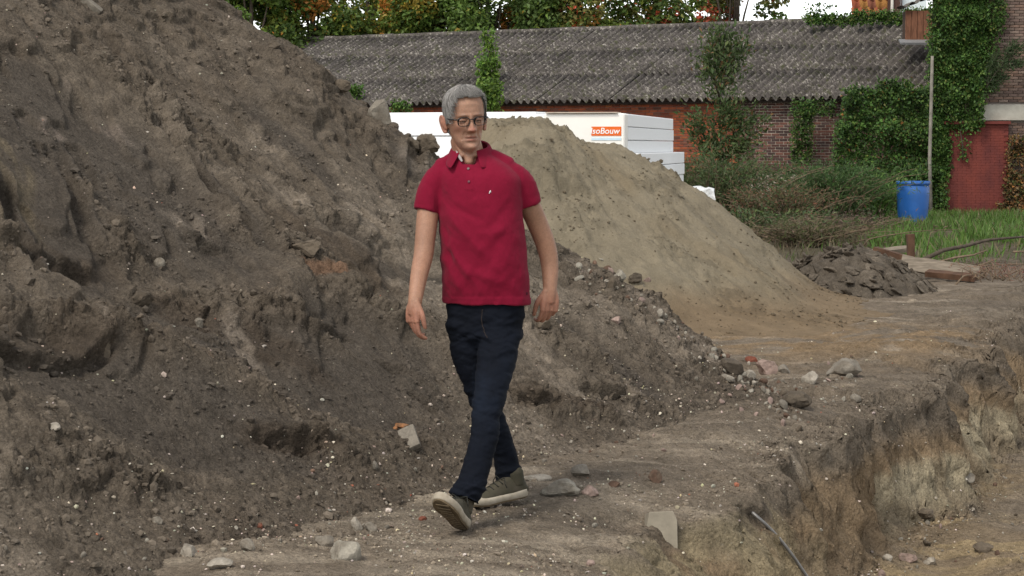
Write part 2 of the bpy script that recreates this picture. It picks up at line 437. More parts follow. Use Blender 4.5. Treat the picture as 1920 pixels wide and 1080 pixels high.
# --- sand heap behind
SC = np.array([at(1000, 222, 18.3)[0], 18.3]); SZ = at(1000, 224, 18.3)[2] - .19
def sand_base(x, y):
    dx, dy = x - SC[0], y - SC[1]
    dyf = np.where(dy < 0, dy * .80, dy * .7)
    r = np.hypot(np.where(dx > 0, dx, dx * 1.7), dyf)
    r = r + .12 * fbm(np.arctan2(dyf, dx) * 2, r * .4, 3, 12)
    z = SZ - .735 * np.maximum(0, r - .82)
    toe = .10
    z = np.where(z < toe * 2, toe * 2 * np.exp((z - toe * 2) / (toe * 3.2)) , z)     # skirt running out over the ground
    return z - .06
def make_sand():
    xs = np.linspace(-1.8, 4.4, 400); ys = np.concatenate([np.linspace(13, 18.6, 350), np.linspace(18.6, 22.5, 40)[1:]])
    x, y = np.meshgrid(xs, ys)
    x = x + rng.uniform(-.004, .004, x.shape); y = y + rng.uniform(-.004, .004, x.shape)
    z = sand_base(x, y)
    hi = ss(.0, .5, z)
    dx, dy = x - SC[0], y - SC[1]; th = np.arctan2(dy, dx) ; rr = np.hypot(dx, dy)
    z = z + hi * (.11 * fbm(x * 1.1, y * 1.1, 4, 13) + .05 * fbm(th * 9, rr * 1.3, 4, 19) + .035 * fbm((x - y * .4) * 2.6, y * 5, 4, 20))
    # bench where the digger bit into the face: soft scarps
    q = z + .22 * fbm(x * .9, y * .9, 3, 29)
    z = z + hi * (.13 * ss(-.03, .04, q - 1.02) + .08 * ss(-.03, .03, q - .66)) * (1 - ss(.0, .6, dx)) * ss(-1.4, -.8, dx)
    lump = ss(.0, .5, fbm(x * 2.2, y * 2.2, 3, 23))
    z = z + (.3 + .7 * hi) * lump * (.045 * facets(x * 8, y * 8, 8) + .025 * facets(x * 20, y * 20, 9)) + .3 * hi * .02 * facets(x * 15, y * 15, 19) + .006 * fbm(x * 40, y * 40, 2, 10) \
          + hi * .02 * (1 - ss(.0, .12, np.abs(fbm(x * 2.6, y * 2.6, 3, 49))))
    z = z - 1.2 * ss(-.015, -.05, z)
    n1 = fbm(x * 1.2, y * 1.2, 4, 33); n2 = fbm(x * 7, y * 7, 3, 34)
    c = np.broadcast_to(SANDC, x.shape + (3,)) * (1 + .10 * n1 + .10 * n2)[..., None]
    damp = ss(.1, .5, n1) * (.5 + .5 * hi)
    c = c + (C(.165, .128, .080) - c) * (.5 * damp)[..., None]
    lowm = 1 - ss(.05, .42, z + .12 * n1)
    c = c + (OCHRE * (1 + .2 * n2)[..., None] - c) * (.85 * lowm)[..., None]
    crumb = (facets(x * 8, y * 8, 8) > .4) * lump
    c = c * (1 - .22 * crumb)[..., None]
    V = np.stack([x, y, z], -1).reshape(-1, 3)
    o = link('sand_heap', np_mesh('sand_heap', V, grid_faces(len(ys), len(xs)), M_SAND, c.reshape(-1, 3)))
    tag(o, 'pale yellow sand heap with a flat top behind the walking man', 'sand heap')
    return V, c.reshape(-1, 3)
SV, SCOL = make_sand()

# --- ground sheet with the dug pit on the right
def make_ground():
    ys = np.concatenate([np.linspace(5.6, 6.7, 30), np.linspace(6.7, 12, 420)[1:], np.linspace(12, 20, 260)[1:], np.linspace(20, 32, 100)[1:], np.geomspace(32, 60, 50)[1:], np.geomspace(60, 400, 20)[1:]])
    t1 = np.linspace(0, 1, 250); t2 = np.linspace(0, 1, 110); t3 = np.linspace(0, 1, 130)
    rows = []
    for Y in ys:
        ex, w = float(edge_x(Y)), float(bank_w(Y))
        L, Rr = -.40 * Y - .5, max(.46 * Y + .5, ex + w + 1)
        x1, x2 = ex - .22, ex + w * 1.15 + .2
        m = max(-.16 * Y, -1.6 - .0 * Y)
        left = np.concatenate([np.linspace(L, m, 24)[:-1], np.linspace(m, x1, 230)])
        rows.append(np.concatenate([left, x1 + (x2 - x1) * t2[1:], x2 + (Rr - x2) * (t3[1:] ** 1.15)]))
    x = np.array(rows); y = np.broadcast_to(ys[:, None], x.shape).copy()
    jit = np.clip(y * .0004, 0, .01); x = x + rng.uniform(-1, 1, x.shape) * jit; y = y + rng.uniform(-1, 1, x.shape) * jit
    z = ground0(x, y)
    pz, d, w = pit(x, y)
    z = z + pz
    near = 1 - ss(22, 34, y)
    wall = ss(-.35, .02, d) * (1 - ss(1.0, 1.9, d / w)); floor_ = ss(.9, 1.4, d / w)
    shoulder = ss(-1.5, -.3, d) * ss(8.6, 10.5, y) * (1 - floor_)
    path = (1 - ss(-.9, -.3, d)) * (1 - floor_)
    # gullies in the dug face
    wn = fbm(y * 2.6, z * 1.5 + 0 * y, 4, 63)
    ox = wall * (.16 * wn + .05 * fbm(y * 9, z * 7, 3, 64)) * (1 - ss(13, 18, y))
    z = z + near * (.035 * fbm(x * 1.4, y * 1.4, 4, 65) + .006 * fbm(x * 12, y * 12, 3, 66))
    # broken crust along the shoulder, loose clods, ripples trodden on the path
    msk = np.clip(.18 + .45 * shoulder + .35 * wall + .4 * floor_, 0, 1.2) * near * ss(-.35, .35, fbm(x * 2.3, y * 2.3, 3, 67) + .25)
    gwx = .4 * vn(x * 6, y * 6, None, 53)
    z = z + msk * (.045 * facets(x * 7.5 + gwx, y * 7.5 - gwx, 71) + .028 * facets(x * 18 + gwx, y * 18, 72)) + near * (.35 + msk) * .010 * facets(x * 42, y * 42, 73, .2)
    ox = ox + wall * near * (.035 * (facets(y * 6 + gwx, z * 5 + gwx, 171) - .3) + .02 * (facets(y * 15, z * 13, 172) - .3)) * (1 - ss(14, 19, y))
    z = z + (1 - near) * (1 - ss(50, 60, y)) * (.07 * fbm(x * 1.5, y * .9, 4, 68) + .05 * facets(x * 3, y * 2, 70))
    z = z + shoulder * near * .05 * ss(-.02, .03, fbm(x * 1.6 + .5 * y, y * 1.1, 4, 74)) + wall * .03 * fbm(x * 6, y * 6, 3, 69)
    z = z + .02 * path * near * fbm((x + y * .35) * 2.0, (y - x * .3) * 9, 4, 75)
    # colours
    n1, n2, n3 = fbm(x * .9, y * .9, 4, 81), fbm(x * 5, y * 5, 4, 82), fbm((x + .4 * y) * 1.2, y * 7, 4, 83)
    c = C(.175, .140, .103) + (C(.285, .235, .175) - C(.175, .140, .103)) * ss(-.1, .55, n3 + .4 * n1)[..., None]
    c = c + (SOIL_M - c) * (.65 * ss(.05, .55, n1 + .5 * n2))[..., None]
    c = c + (SOIL_M * 1.1 - c) * (.6 * np.clip(shoulder, 0, 1) * ss(-.6, .2, n2 + .2))[..., None]
    # dug face: layers of topsoil over pale sand, rusty streaks
    zr = z - ground0(x, y)
    lay = zr + .10 * wn
    cw = SOIL_M + (C(.20, .142, .086) - SOIL_M) * ss(-.10, -.26, lay)[..., None]
    pale_k = ss(-.28, -.34, lay) * ss(.0, .3, fbm(y * 1.6, x * .4, 3, 85) + .12)
    cw = cw + (C(.36, .305, .205) - cw) * ((.45 + .45 * ss(9.2, 10.0, y) * (1 - ss(12.8, 14.5, y))) * pale_k)[..., None]
    cw = cw + (C(.155, .115, .075) - cw) * ss(-.44, -.56, lay)[..., None] * .6
    c = c + (cw - c) * (np.clip(wall * ss(-.02, .08, d), 0, 1) * .95)[..., None]
    cf = C(.20, .152, .100) + (C(.285, .215, .125) - C(.20, .152, .100)) * ss(-.1, .4, n3)[..., None]
    cf = cf + (SOIL_L * .95 - cf) * (.7 * ss(-.1, .3, n1 + .2 * n2))[..., None]
    c = c + (cf - c) * floor_[..., None]
    # near bank of yellowish sandy soil around the wedge stone
    nb = ss(-.05, .12, d) * (1 - ss(1.0, 1.3, d / w)) * (1 - ss(8.2, 8.9, y))
    c = c + (C(.27, .22, .135) - c) * (.75 * nb * ss(-.3, .2, n2))[..., None]
    # ochre sand tracked out past the sand heap, then dark earth and grass beyond
    p1 = gpt(1560, 640)
    oc = np.exp(-(((x - p1[0]) / 1.6) ** 2 + ((y - p1[1]) / 1.3) ** 2)) * (1 - ss(-.4, .2, d))
    c = c + (C(.225, .155, .088) - c) * (np.clip(oc * 1.5, 0, .85) * ss(-.5, .2, n2 + n3 * .6))[..., None]
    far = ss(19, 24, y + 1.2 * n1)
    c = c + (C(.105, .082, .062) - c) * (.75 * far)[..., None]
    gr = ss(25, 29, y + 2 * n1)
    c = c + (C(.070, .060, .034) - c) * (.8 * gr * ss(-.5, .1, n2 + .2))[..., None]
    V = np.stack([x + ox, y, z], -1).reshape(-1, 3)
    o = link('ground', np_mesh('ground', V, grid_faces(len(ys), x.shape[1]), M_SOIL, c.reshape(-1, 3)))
    tag(o, kind='structure')
    return V, c.reshape(-1, 3), d.ravel(), w.ravel()
GV, GC, GD, GW = make_ground()
far_me = np_mesh('ground_far', np.array([[-600, -40, -1.4], [600, -40, -1.4], [600, 900, -1.4], [-600, 900, -1.4]], float), np.array([[0, 1, 2, 3]]),
                 mat_plain('far_earth', (.08, .085, .04), .95, .2, .4))
tag(link('ground_far', far_me), kind='structure')
# ================================================================== BUILDINGS AND PLANTS BEHIND
def mat_leaf(name, rough=.55, trans=.35):
    m, n, b = nodes(name)
    a = n.nodes.new('ShaderNodeAttribute'); a.attribute_name = 'Col'
    n.links.new(a.outputs['Color'], b.inputs['Base Color'])
    b.inputs['Roughness'].default_value = rough; b.inputs['Specular IOR Level'].default_value = .3
    tr = n.nodes.new('ShaderNodeBsdfTranslucent'); n.links.new(a.outputs['Color'], tr.inputs['Color'])
    mx = n.nodes.new('ShaderNodeMixShader'); mx.inputs[0].default_value = trans
    n.links.new(b.outputs[0], mx.inputs[1]); n.links.new(tr.outputs[0], mx.inputs[2])
    n.links.new(mx.outputs[0], n.nodes['Material Output'].inputs['Surface'])
    return m
M_LEAF = mat_leaf('leaf')
M_BARK = mat_plain('bark', (.075, .058, .042), .95, .35, 12, .6, 40, .01)
M_TWIG = mat_plain('twig', (.16, .115, .075), .9, .35, 14, .3, 60, .004)

def leaves(name, P, size, cols, parent, aspect=1.7, up=.25, fold=.18, mat=None, dirs=None, jit=.35):
    """one mesh of many small folded leaves at points P"""
    n = len(P)
    if dirs is None:
        d = rng.normal(size=(n, 3)); d[:, 2] = d[:, 2] * .6 - .35
    else: d = dirs + jit * rng.normal(size=(n, 3))
    d /= np.linalg.norm(d, axis=1)[:, None] + 1e-9
    nn = rng.normal(size=(n, 3)); nn[:, 2] += up * 3
    s = np.cross(d, nn); s /= np.linalg.norm(s, axis=1)[:, None] + 1e-9
    nm = np.cross(s, d)
    L = size * rng.uniform(.6, 1.35, (n, 1)); W = L / aspect
    V = np.empty((n, 4, 3))
    V[:, 0] = P; V[:, 2] = P + d * L - nm * L * .15
    V[:, 1] = P + d * L * .45 + s * W * .5 + nm * W * fold; V[:, 3] = P + d * L * .45 - s * W * .5 + nm * W * fold
    F = np.arange(n * 4).reshape(n, 4)
    c = np.repeat(cols, 4, axis=0)
    return link(name, np_mesh(name, V.reshape(-1, 3), F, mat or M_LEAF, c, smooth=False), parent)
def palette(n, cols, weights, var=.28, shift=None):
    cols = np.array(cols, float); i = rng.choice(len(cols), n, p=np.array(weights) / sum(weights))
    return np.clip(1.8 * cols[i] * rng.uniform(1 - var, 1 + var, (n, 1)) * rng.uniform(.92, 1.08, (n, 3)), 0, 1)
def clumped(centers, radii, n):
    i = rng.integers(0, len(centers), n)
    q = rng.normal(size=(n, 3)); q /= np.linalg.norm(q, axis=1)[:, None]
    q *= rng.uniform(.25, 1, (n, 1)) ** .5
    return np.asarray(centers)[i] + q * np.asarray(radii)[i][:, None] * np.array([1, 1, .8]), i
GREENS = [(.05, .082, .016), (.075, .11, .02), (.105, .125, .022), (.04, .062, .016)]

def tree(name, label, px, Y, height, wid, cols, wts, n=9000, leaf=.14, low=2.2, seed=0, nc=46, group=None, base_z=-.3, thin=False):
    b = at(px, 273, Y); b[2] = base_z
    root = empty(name, b)
    r0 = np.random.default_rng(seed)
    cc = r0.normal(size=(nc, 3)); cc /= np.linalg.norm(cc, axis=1)[:, None]; cc *= r0.uniform(.15, 1, (nc, 1)) ** .45
    cen = np.array([0, 0, (low + height) / 2]) + cc * np.array([wid, wid * .8, (height - low) / 2])
    rad = r0.uniform(.45, .85, nc) * (.62 if thin else 1) * wid / 2.0
    mb = MB()
    top = np.array([.2 * r0.normal(), .2 * r0.normal(), height * .8])
    tp = [np.array([0, 0, -.3]), np.array([.03, 0, .6]), np.array([-.05, .04, low]), top * .6 + [0, 0, height * .12], top]
    mb.tube([b + p for p in tp], [.22, .18, .15, .09, .03], 9)
    mb.build('trunk', M_BARK, root, True)
    lb = MB()
    for k in range(nc):
        if k % 2: continue
        h = r0.uniform(.35, .75) * cen[k][2]
        s0 = np.array([np.interp(h, [p[2] for p in tp], [p[0] for p in tp]), np.interp(h, [p[2] for p in tp], [p[1] for p in tp]), h])
        mid = (s0 + cen[k]) / 2 + [0, 0, .12] + .1 * r0.normal(size=3)
        lb.tube([b + s0, b + mid, b + cen[k]], [.055, .035, .012], 5)
    lb.build('limb', M_BARK, root, True)
    n = int(n * 2.1); P, ii = clumped(cen, rad, n)
    tint = r0.uniform(.7, 1.3, nc)[ii][:, None]
    # each clump leans to one of the colours, as turning leaves do
    cl = r0.choice(len(cols), nc, p=np.array(wts) / sum(wts))[ii]
    base = 1.15 * palette(n, cols, wts); own = 2.0 * np.array(cols)[cl] * rng.uniform(.75, 1.25, (n, 1))
    c = np.where(rng.random((n, 1)) < .6, own, base) * tint
    leaves('crown', P + b, leaf * 1.2, c, root, 1.5)
    tag(root, label, 'tree', group)
    return root
TG = 'trees behind the barn'
YEL, ORA, RED, OLI = (.17, .125, .02), (.24, .10, .022), (.22, .045, .022), (.10, .095, .026)
tree('broadleaf_tree', 'dark green tree at the left, just clear of the soil heap', 470, 63, 8.6, 2.1, GREENS + [ORA], [3, 3, 1, 4, .4], 8000, seed=1, group=TG)
tree('broadleaf_tree', 'orange tinged autumn tree low beside the soil heap slope', 480, 60.5, 5.0, 1.1, [ORA, YEL, (.10, .12, .025), RED], [3, 3, 3, 1], 3500, .12, 2.0, 2, 26, TG)
tree('broadleaf_tree', 'yellowing green tree above the far left end of the roof', 585, 65, 8.6, 2.2, GREENS + [YEL], [2, 4, 4, 1, 3], 9000, seed=3, group=TG)
tree('broadleaf_tree', 'green tree with golden streaks, left of the small sky gaps', 690, 67, 8.8, 2.1, GREENS + [YEL], [3, 4, 3, 1, 1.6], 8000, seed=4, group=TG)
tree('broadleaf_tree', 'golden leaved tree over the roof, straight above the man', 815, 65, 8.6, 1.9, GREENS + [YEL, ORA], [3, 3, 3, 1, 2.6, .6], 8000, .14, 4.5, 5, 46, TG)
tree('broadleaf_tree', 'dense dark green tree over the middle of the roof', 935, 64, 8.8, 2.2, GREENS + [YEL], [4, 3, 1, 5, .5], 9500, seed=6, group=TG)
tree('broadleaf_tree', 'green tree sprinkled with red and rust leaves over the roof', 1085, 65, 8.6, 2.3, GREENS + [RED, OLI, ORA], [3, 3, 1, 4, 1.1, 3, .8], 9500, seed=7, group=TG)
tree('broadleaf_tree', 'olive brown tree with red leaves beside the open sky', 1235, 66, 8.8, 2.2, GREENS + [RED, OLI], [2, 2, 1, 4, 1.2, 4], 9000, seed=8, group=TG)
tree('broadleaf_tree', 'thin leaved tree with bare limbs against the white sky', 1375, 64, 9.0, 1.75, GREENS + [OLI, RED], [1, 1, 1, 4, 4, 1.0], 2600, .13, 3.6, 9, 44, TG, thin=True)

# ------------------------------------------------------------------ the long brick barn
EV = at(1737, 180, 47.0)                                   # right end of the eaves
BD = np.array([-.844, .536, 0]); BD /= np.linalg.norm(BD)  # along the wall, away to the left
BI = np.array([BD[1], -BD[0], 0])                          # into the building
BW, BRISE, BLEN = 5.2, 2.13, 28.0
GZ = -.35
barn = empty('brick_barn', (EV[0], EV[1], GZ)); tag(barn, 'long low brick barn with a corrugated grey roof', 'barn')
bm_rot = Matrix(((-BD[0], BI[0], 0), (-BD[1], BI[1], 0), (0, 0, 1)))
def bpt(t, s, z): return np.array([EV[0], EV[1], 0]) + BD * t + BI * s + np.array([0, 0, z])
SETB = .28                                                  # wall face behind the eaves line
M_MORT_D = mat_plain('dark_mortar', (.13, .095, .075), .95, .2, 8)
M_MORT_L = mat_plain('pale_mortar', (.36, .31, .25), .95, .2, 8)
M_BRICK = mat_col('brick_face', rough=.9, var=.18, scales=(6, 40), bump=.3, bscale=60, bdist=.004, spec=.2)
def slab(t0, t1, s0, s1, z0, z1):
    mb = MB(); c = bpt((t0 + t1) / 2, (s0 + s1) / 2, (z0 + z1) / 2)
    return mb.box(c, (t1 - t0, s1 - s0, z1 - z0), bm_rot)
TSPL = 5.0
slab(-.6, TSPL, SETB + .012, SETB + .3, GZ, EV[2] + .1).build('wall', M_MORT_L, barn)
slab(TSPL, BLEN, SETB + .012, SETB + .3, GZ, EV[2] + .1).build('wall', M_MORT_D, barn)
slab(-.6, -.3, SETB + .3, 2 * BW, GZ, EV[2] + .1).build('end_wall', M_MORT_D, barn)
slab(-.6, BLEN, 2 * BW - .4, 2 * BW - .1, GZ, EV[2] + .1).build('back_wall', M_MORT_D, barn)
def brick_shape(lx, ly, lz, b=.004): return MB().box((0, 0, 0), (lx, ly, lz), None, b)
def bricks(parent, slots, place, size, cols, matb, best, mx=300):
    """the mx bricks that show best are parts; the rest become one joined part"""
    order = np.argsort([-best(s) for s in slots])
    tmpl = brick_shape(*size); TV = np.array(tmpl.v); plain = brick_shape(*size, 0); PV = np.array(plain.v)
    meshes = {}
    rv, rf, rc = [], [], []
    for rank, i in enumerate(order):
        s = slots[i]; c = cols(s); Mx = place(s)
        if rank < mx:
            k = int(rng.integers(0, 5))
            key = (k, c[1])
            if key not in meshes:
                cc = np.broadcast_to(np.array(c[0]) * (1 + .10 * (k - 2)), (len(TV), 3))
                me = tmpl.mesh('brick', matb); a = me.attributes.new('Col', 'FLOAT_COLOR', 'POINT')
                a.data.foreach_set('color', np.c_[cc, np.ones(len(TV))].astype(np.float32).ravel()); meshes[key] = me
            o = link('brick', meshes[key], parent, local=True); o.matrix_parent_inverse = parent.matrix_basis.inverted(); o.matrix_basis = Mx
        else:
            A = np.array(Mx); V = PV[:, :3] @ A[:3, :3].T + A[:3, 3]
            b = len(PV) * len(rv); rv.append(V)
            rf += [tuple(j + b for j in f) for f in plain.f]; rc.append(np.broadcast_to(np.array(c[0]) * rng.uniform(.7, 1.3), V.shape))
    if rv:
        me = bpy.data.meshes.new('brickwork'); me.from_pydata([tuple(p) for p in np.vstack(rv)], [], rf); me.materials.append(matb)
        a = me.attributes.new('Col', 'FLOAT_COLOR', 'POINT'); cc = np.vstack(rc); a.data.foreach_set('color', np.c_[cc, np.ones(len(cc))].astype(np.float32).ravel())
        o = link('brickwork', me, parent, local=True); o.matrix_parent_inverse = parent.matrix_basis.inverted(); o['kind'] = 'stuff'
    return
slots = []
for r in range(27):
    z = EV[2] - .05 - r * .068
    t = -.3 + (r % 2) * .11
    while t < 19.5: slots.append((t, z, r)); t += .222
DARKB = [((.085, .042, .034), 0), ((.13, .060, .045), 1), ((.062, .038, .034), 2)]
REDB = [((.235, .062, .026), 3), ((.19, .052, .028), 4), ((.125, .05, .032), 5), ((.27, .085, .034), 6)]
def bcol(s):
    if s[0] < TSPL: return DARKB[int(rng.choice(3, p=[.45, .25, .3]))]
    return REDB[int(rng.choice(4, p=[.4, .3, .15, .15]))]
def bplace(s): return Matrix.Translation(Vector(bpt(s[0] + .105 + rng.normal() * .002, SETB + .03 + rng.normal() * .003, s[1] - .03))) @ bm_rot.to_4x4()
def bbest(s):
    p = bpt(s[0], SETB, s[1]); px = 960 + FPX * p[0] / p[1]; py = HZ - (p[2] - CAMZ) / p[1] * FPX
    ok = (1415 < px < 1580 and py < 305) or (1245 < px < 1310 and py < 300)
    return (2 if ok else 0) + p[1] * -.001
bricks(barn, slots, bplace, (.208, .06, .056), bcol, M_BRICK, bbest)
# roof sheets
def mat_roof():
    m, n, b = nodes('fibre_cement')
    g = n.nodes.new('ShaderNodeNewGeometry'); v = g.outputs['Position']
    nz = noise_node(n, 1.2, 4, .6, v); n2 = noise_node(n, 16, 6, .75, v); n3 = noise_node(n, 5, 5, .7, v)
    mx = n.nodes.new('ShaderNodeMix'); mx.data_type = 'RGBA'; mx.inputs['A'].default_value = (.040, .036, .033, 1); mx.inputs['B'].default_value = (.135, .118, .105, 1)
    n.links.new(mrange(n, n2.outputs['Fac'], .38, .62, 0, 1), mx.inputs['Factor'])
    ms = n.nodes.new('ShaderNodeMix'); ms.data_type = 'RGBA'; ms.inputs['B'].default_value = (.055, .062, .02, 1)
    n.links.new(mx.outputs['Result'], ms.inputs['A']); n.links.new(mrange(n, n3.outputs['Fac'], .52, .68, 0, .75), ms.inputs['Factor'])
    vo = n.nodes.new('ShaderNodeTexVoronoi'); vo.inputs['Scale'].default_value = 19; n.links.new(v, vo.inputs['Vector'])
    sp = n.nodes.new('ShaderNodeSeparateColor'); n.links.new(vo.outputs['Color'], sp.inputs[0])
    li = n.nodes.new('ShaderNodeMix'); li.data_type = 'RGBA'; li.inputs['B'].default_value = (.34, .31, .27, 1)
    n.links.new(ms.outputs['Result'], li.inputs['A']); n.links.new(mrange(n, sp.outputs[0], .88, .96, 0, .6), li.inputs['Factor'])
    n.links.new(mul_col(n, li.outputs['Result'], mrange(n, nz.outputs['Fac'], .35, .65, .8, 1.4)), b.inputs['Base Color']); b.inputs['Roughness'].default_value = .95; b.inputs['Specular IOR Level'].default_value = .15
    bp = n.nodes.new('ShaderNodeBump'); bp.inputs['Strength'].default_value = .6; bp.inputs['Distance'].default_value = .02
    n.links.new(n2.outputs['Fac'], bp.inputs['Height']); n.links.new(bp.outputs[0], b.inputs['Normal'])
    return m
M_ROOF = mat_roof()
PIT_, NCOR = .225, 5
def sheet_mesh(L):
    k = 8; n = NCOR * k + 3
    tt = np.linspace(0, (n - 1) / k * PIT_, n); h = .060 * np.cos(2 * np.pi * tt / PIT_)
    V = []
    for y in (0, L / 2, L):
        for dz in (0, -.012):
            V.append(np.stack([tt, np.full(n, y), h + dz], -1))
    V = np.concatenate(V); F = []
    for a in range(2):
        for i in range(n - 1):
            p, q = (a * 2) * n + i, (a * 2 + 2) * n + i; F.append((p, p + 1, q + 1, q))
            p, q = p + n, q + n; F.append((p, q, q + 1, p + 1))
    for i in range(n - 1): F.append((i, i + n, i + n + 1, i + 1)); F.append((4 * n + i, 4 * n + i + 1, 5 * n + i + 1, 5 * n + i))
    me = bpy.data.meshes.new('roof_sheet'); me.from_pydata([tuple(p) for p in V], [], F); me.materials.append(M_ROOF)
    me.polygons.foreach_set('use_smooth', [True] * len(me.polygons)); return me
SLOPE = math.atan2(BRISE, BW); SL = BW / math.cos(SLOPE); ROWL = SL / 3
sm_ = sheet_mesh(ROWL + .14)
for col_ in range(int(BLEN / (PIT_ * NCOR))):
    for r in range(3):
        o = link('roof_sheet', sm_, barn, local=True); o.matrix_parent_inverse = barn.matrix_basis.inverted()
        d0 = r * ROWL - .10
        p = bpt((col_ + 1) * PIT_ * NCOR + rng.normal() * .006 - .3, d0 * math.cos(SLOPE), EV[2] + d0 * math.sin(SLOPE) + .016 * (r + 1) - (col_ % 2) * .004 + .02)
        o.matrix_basis = Matrix.Translation(Vector(p)) @ bm_rot.to_4x4() @ Matrix.Rotation(SLOPE + rng.normal() * .004, 4, 'X') @ Matrix.Rotation(rng.normal() * .003, 4, 'Z')
mb = MB()
a0, a1 = bpt(-.3, BW, EV[2] + BRISE - .06), bpt(BLEN, BW, EV[2] + BRISE - .06); b1, b0 = bpt(BLEN, 2 * BW, EV[2]), bpt(-.3, 2 * BW, EV[2])
dn = np.array([0, 0, -.05]); mb.add([a0, a1, b1, b0, a0 + dn, a1 + dn, b1 + dn, b0 + dn], [(0, 1, 2, 3), (7, 6, 5, 4), (0, 4, 5, 1), (1, 5, 6, 2), (2, 6, 7, 3), (3, 7, 4, 0)]).build('roof_back', M_ROOF, barn)
mb = MB()
for i in range(24):
    mb.tube([bpt(i * 1.15 - .3, BW, EV[2] + BRISE + .05 + .01 * (i % 2)), bpt(i * 1.15 + .9, BW, EV[2] + BRISE + .05 + .01 * (i % 2))], .10, 8)
mb.build('ridge_cap', M_ROOF, barn, True)
slab(-.35, BLEN, .10, .16, EV[2] - .10, EV[2] - .03).build('eaves_board', mat_plain('dark_timber', (.035, .025, .02), .9), barn)

# ------------------------------------------------------------------ boarded chimney box on the barn roof
M_CLAD = mat_plain('brown_cladding', (.17, .075, .042), .8, .35, 6, .3, 40, .004, stretch=(6, 6, 1))
cb = at(1722, 70, 49.3); chim = empty('chimney_box', cb); tag(chim, 'small brown boarded box with a corrugated cap at the barn roof end', 'chimney')
for i in range(5):
    MB().box((cb[0] - .30 + i * .15, cb[1] - .22, cb[2] + .28), (.142, .03, .72), None, .006).build('board', M_CLAD, chim)
MB().box((cb[0], cb[1], cb[2] + .25), (.72, .40, .75)).build('core', mat_plain('dark_core', (.05, .03, .02)), chim)
capm = MB(); capv = []; capf = []
for j, yy in enumerate((-.38, .38)):
    for i in range(33): capv.append((cb[0] - .50 + i * .032, cb[1] + yy, cb[2] + .72 + .012 * i - .0 + .035 * math.cos(i * math.pi / 4)))
for i in range(32): capf.append((i, i + 1, 34 + i, 33 + i))
capv += [(x, y, z - .02) for x, y, z in capv[:66]]; capf += [(66 + a, 66 + d, 66 + c, 66 + b) for a, b, c, d in capf[:32]]
for i in range(32): capf.append((i, 66 + i, 67 + i, i + 1))
capm.add(capv, capf).build('cap', M_ROOF, chim, True)
MB().box((cb[0] - .05, cb[1] - .35, cb[2] - .13), (.95, .35, .05), Matrix.Rotation(.3, 3, 'X')).build('flashing', mat_plain('lead_flashing', (.2, .2, .2), .6), chim)

# ------------------------------------------------------------------ ivy-clad house on the right
HY = 46.0
hx0, hx1 = at(1745, 273, HY)[0], at(2130, 273, HY)[0]
M_MORT_H = mat_plain('house_mortar', (.22, .185, .16), .95, .15, 8)
house = empty('brick_house', (hx0, HY, GZ)); tag(house, 'brown grey brick house side at the right edge, half hidden by ivy', 'house')
sx_ = BI * 4.5
MB().add([(hx0, HY + .05, GZ - .05), (hx1, HY + .05, GZ - .05), (hx1 + 3, HY + 4.5, GZ - .05), (hx0 + sx_[0] + .3, HY + sx_[1], GZ - .05), (hx0, HY + .05, 6.4), (hx1, HY + .05, 6.4), (hx1 + 3, HY + 4.5, 6.4), (hx0 + sx_[0] + .3, HY + sx_[1], 6.4)], [(3, 2, 1, 0), (4, 5, 6, 7), (0, 1, 5, 4), (1, 2, 6, 5), (2, 3, 7, 6), (3, 0, 4, 7)]).build('wall', M_MORT_H, house)
lz0, lz1 = at(1800, 226, HY)[2], at(1800, 196, HY)[2]; lx0 = at(1778, 210, HY)[0]
MB().box(((lx0 + hx1) / 2, HY - .03, (lz0 + lz1) / 2), (hx1 - lx0, .18, lz1 - lz0), None, .01).build('lintel', mat_plain('lintel_concrete', (.50, .47, .40), .9, .15, 3, .2, 30, col2=(.33, .30, .25)), house)
hs = []
nrow = int((6.3 - GZ) / .066)
for r in range(nrow):
    z = GZ + .03 + r * .066; t = hx0 + .01 + (r % 2) * .11
    while t < hx1 - .2:
        if not (lz0 - .04 < z < lz1 + .05 and t > lx0 - .2): hs.append((t, z, r))
        t += .222
HB = [((.155, .108, .086), 0), ((.185, .135, .108), 1), ((.135, .092, .076), 2), ((.17, .11, .083), 3)]
def hbest(s):
    px = 960 + FPX * s[0] / HY; py = HZ - (s[1] - CAMZ) / HY * FPX
    return (3 if (1838 < px < 1925 and -8 < py < 200) else 1 if px < 1925 and py > 200 and px > 1880 else 0) - .001 * px
bricks(house, hs, lambda s: Matrix.Translation(Vector((s[0] + .105, HY + .02 + rng.normal() * .002, s[1] + .028))), (.210, .06, .055), lambda s: HB[int(rng.integers(0, 4))], M_BRICK, hbest, 260)
# red painted brick infill with its own frame strip
rx0, rx1 = at(1768, 300, HY)[0], at(1888, 300, HY)[0]; rz1 = at(1800, 228, HY)[2]
M_REDP = mat_plain('red_paint', (.17, .036, .024), .75, .3, 3.5, .25, 25, .004, col2=(.095, .022, .019), stretch=(1, 1, .5))
panel = MB().box(((rx0 + rx1) / 2, HY - .04, (GZ + rz1) / 2), (rx1 - rx0, .10, rz1 - GZ)).build('painted_panel', M_REDP, house)
panel['label'] = 'dark red painted brick infill below the pale lintel'
pv = MB(); rr_ = 0; z = GZ + .03
while z < rz1 - .08:
    t = rx0 + .01 + (rr_ % 2) * .1
    while t < rx1 - .11:
        wd = min(.2105, rx1 - .01 - t)
        pv.box((t + wd / 2, HY - .092 + rng.normal() * .001, z + .028), (wd, .03, .0605), None, .003); t += .213
    z += .0625; rr_ += 1
o = link('brickwork', pv.mesh('brickwork', M_REDP), panel); o['kind'] = 'stuff'
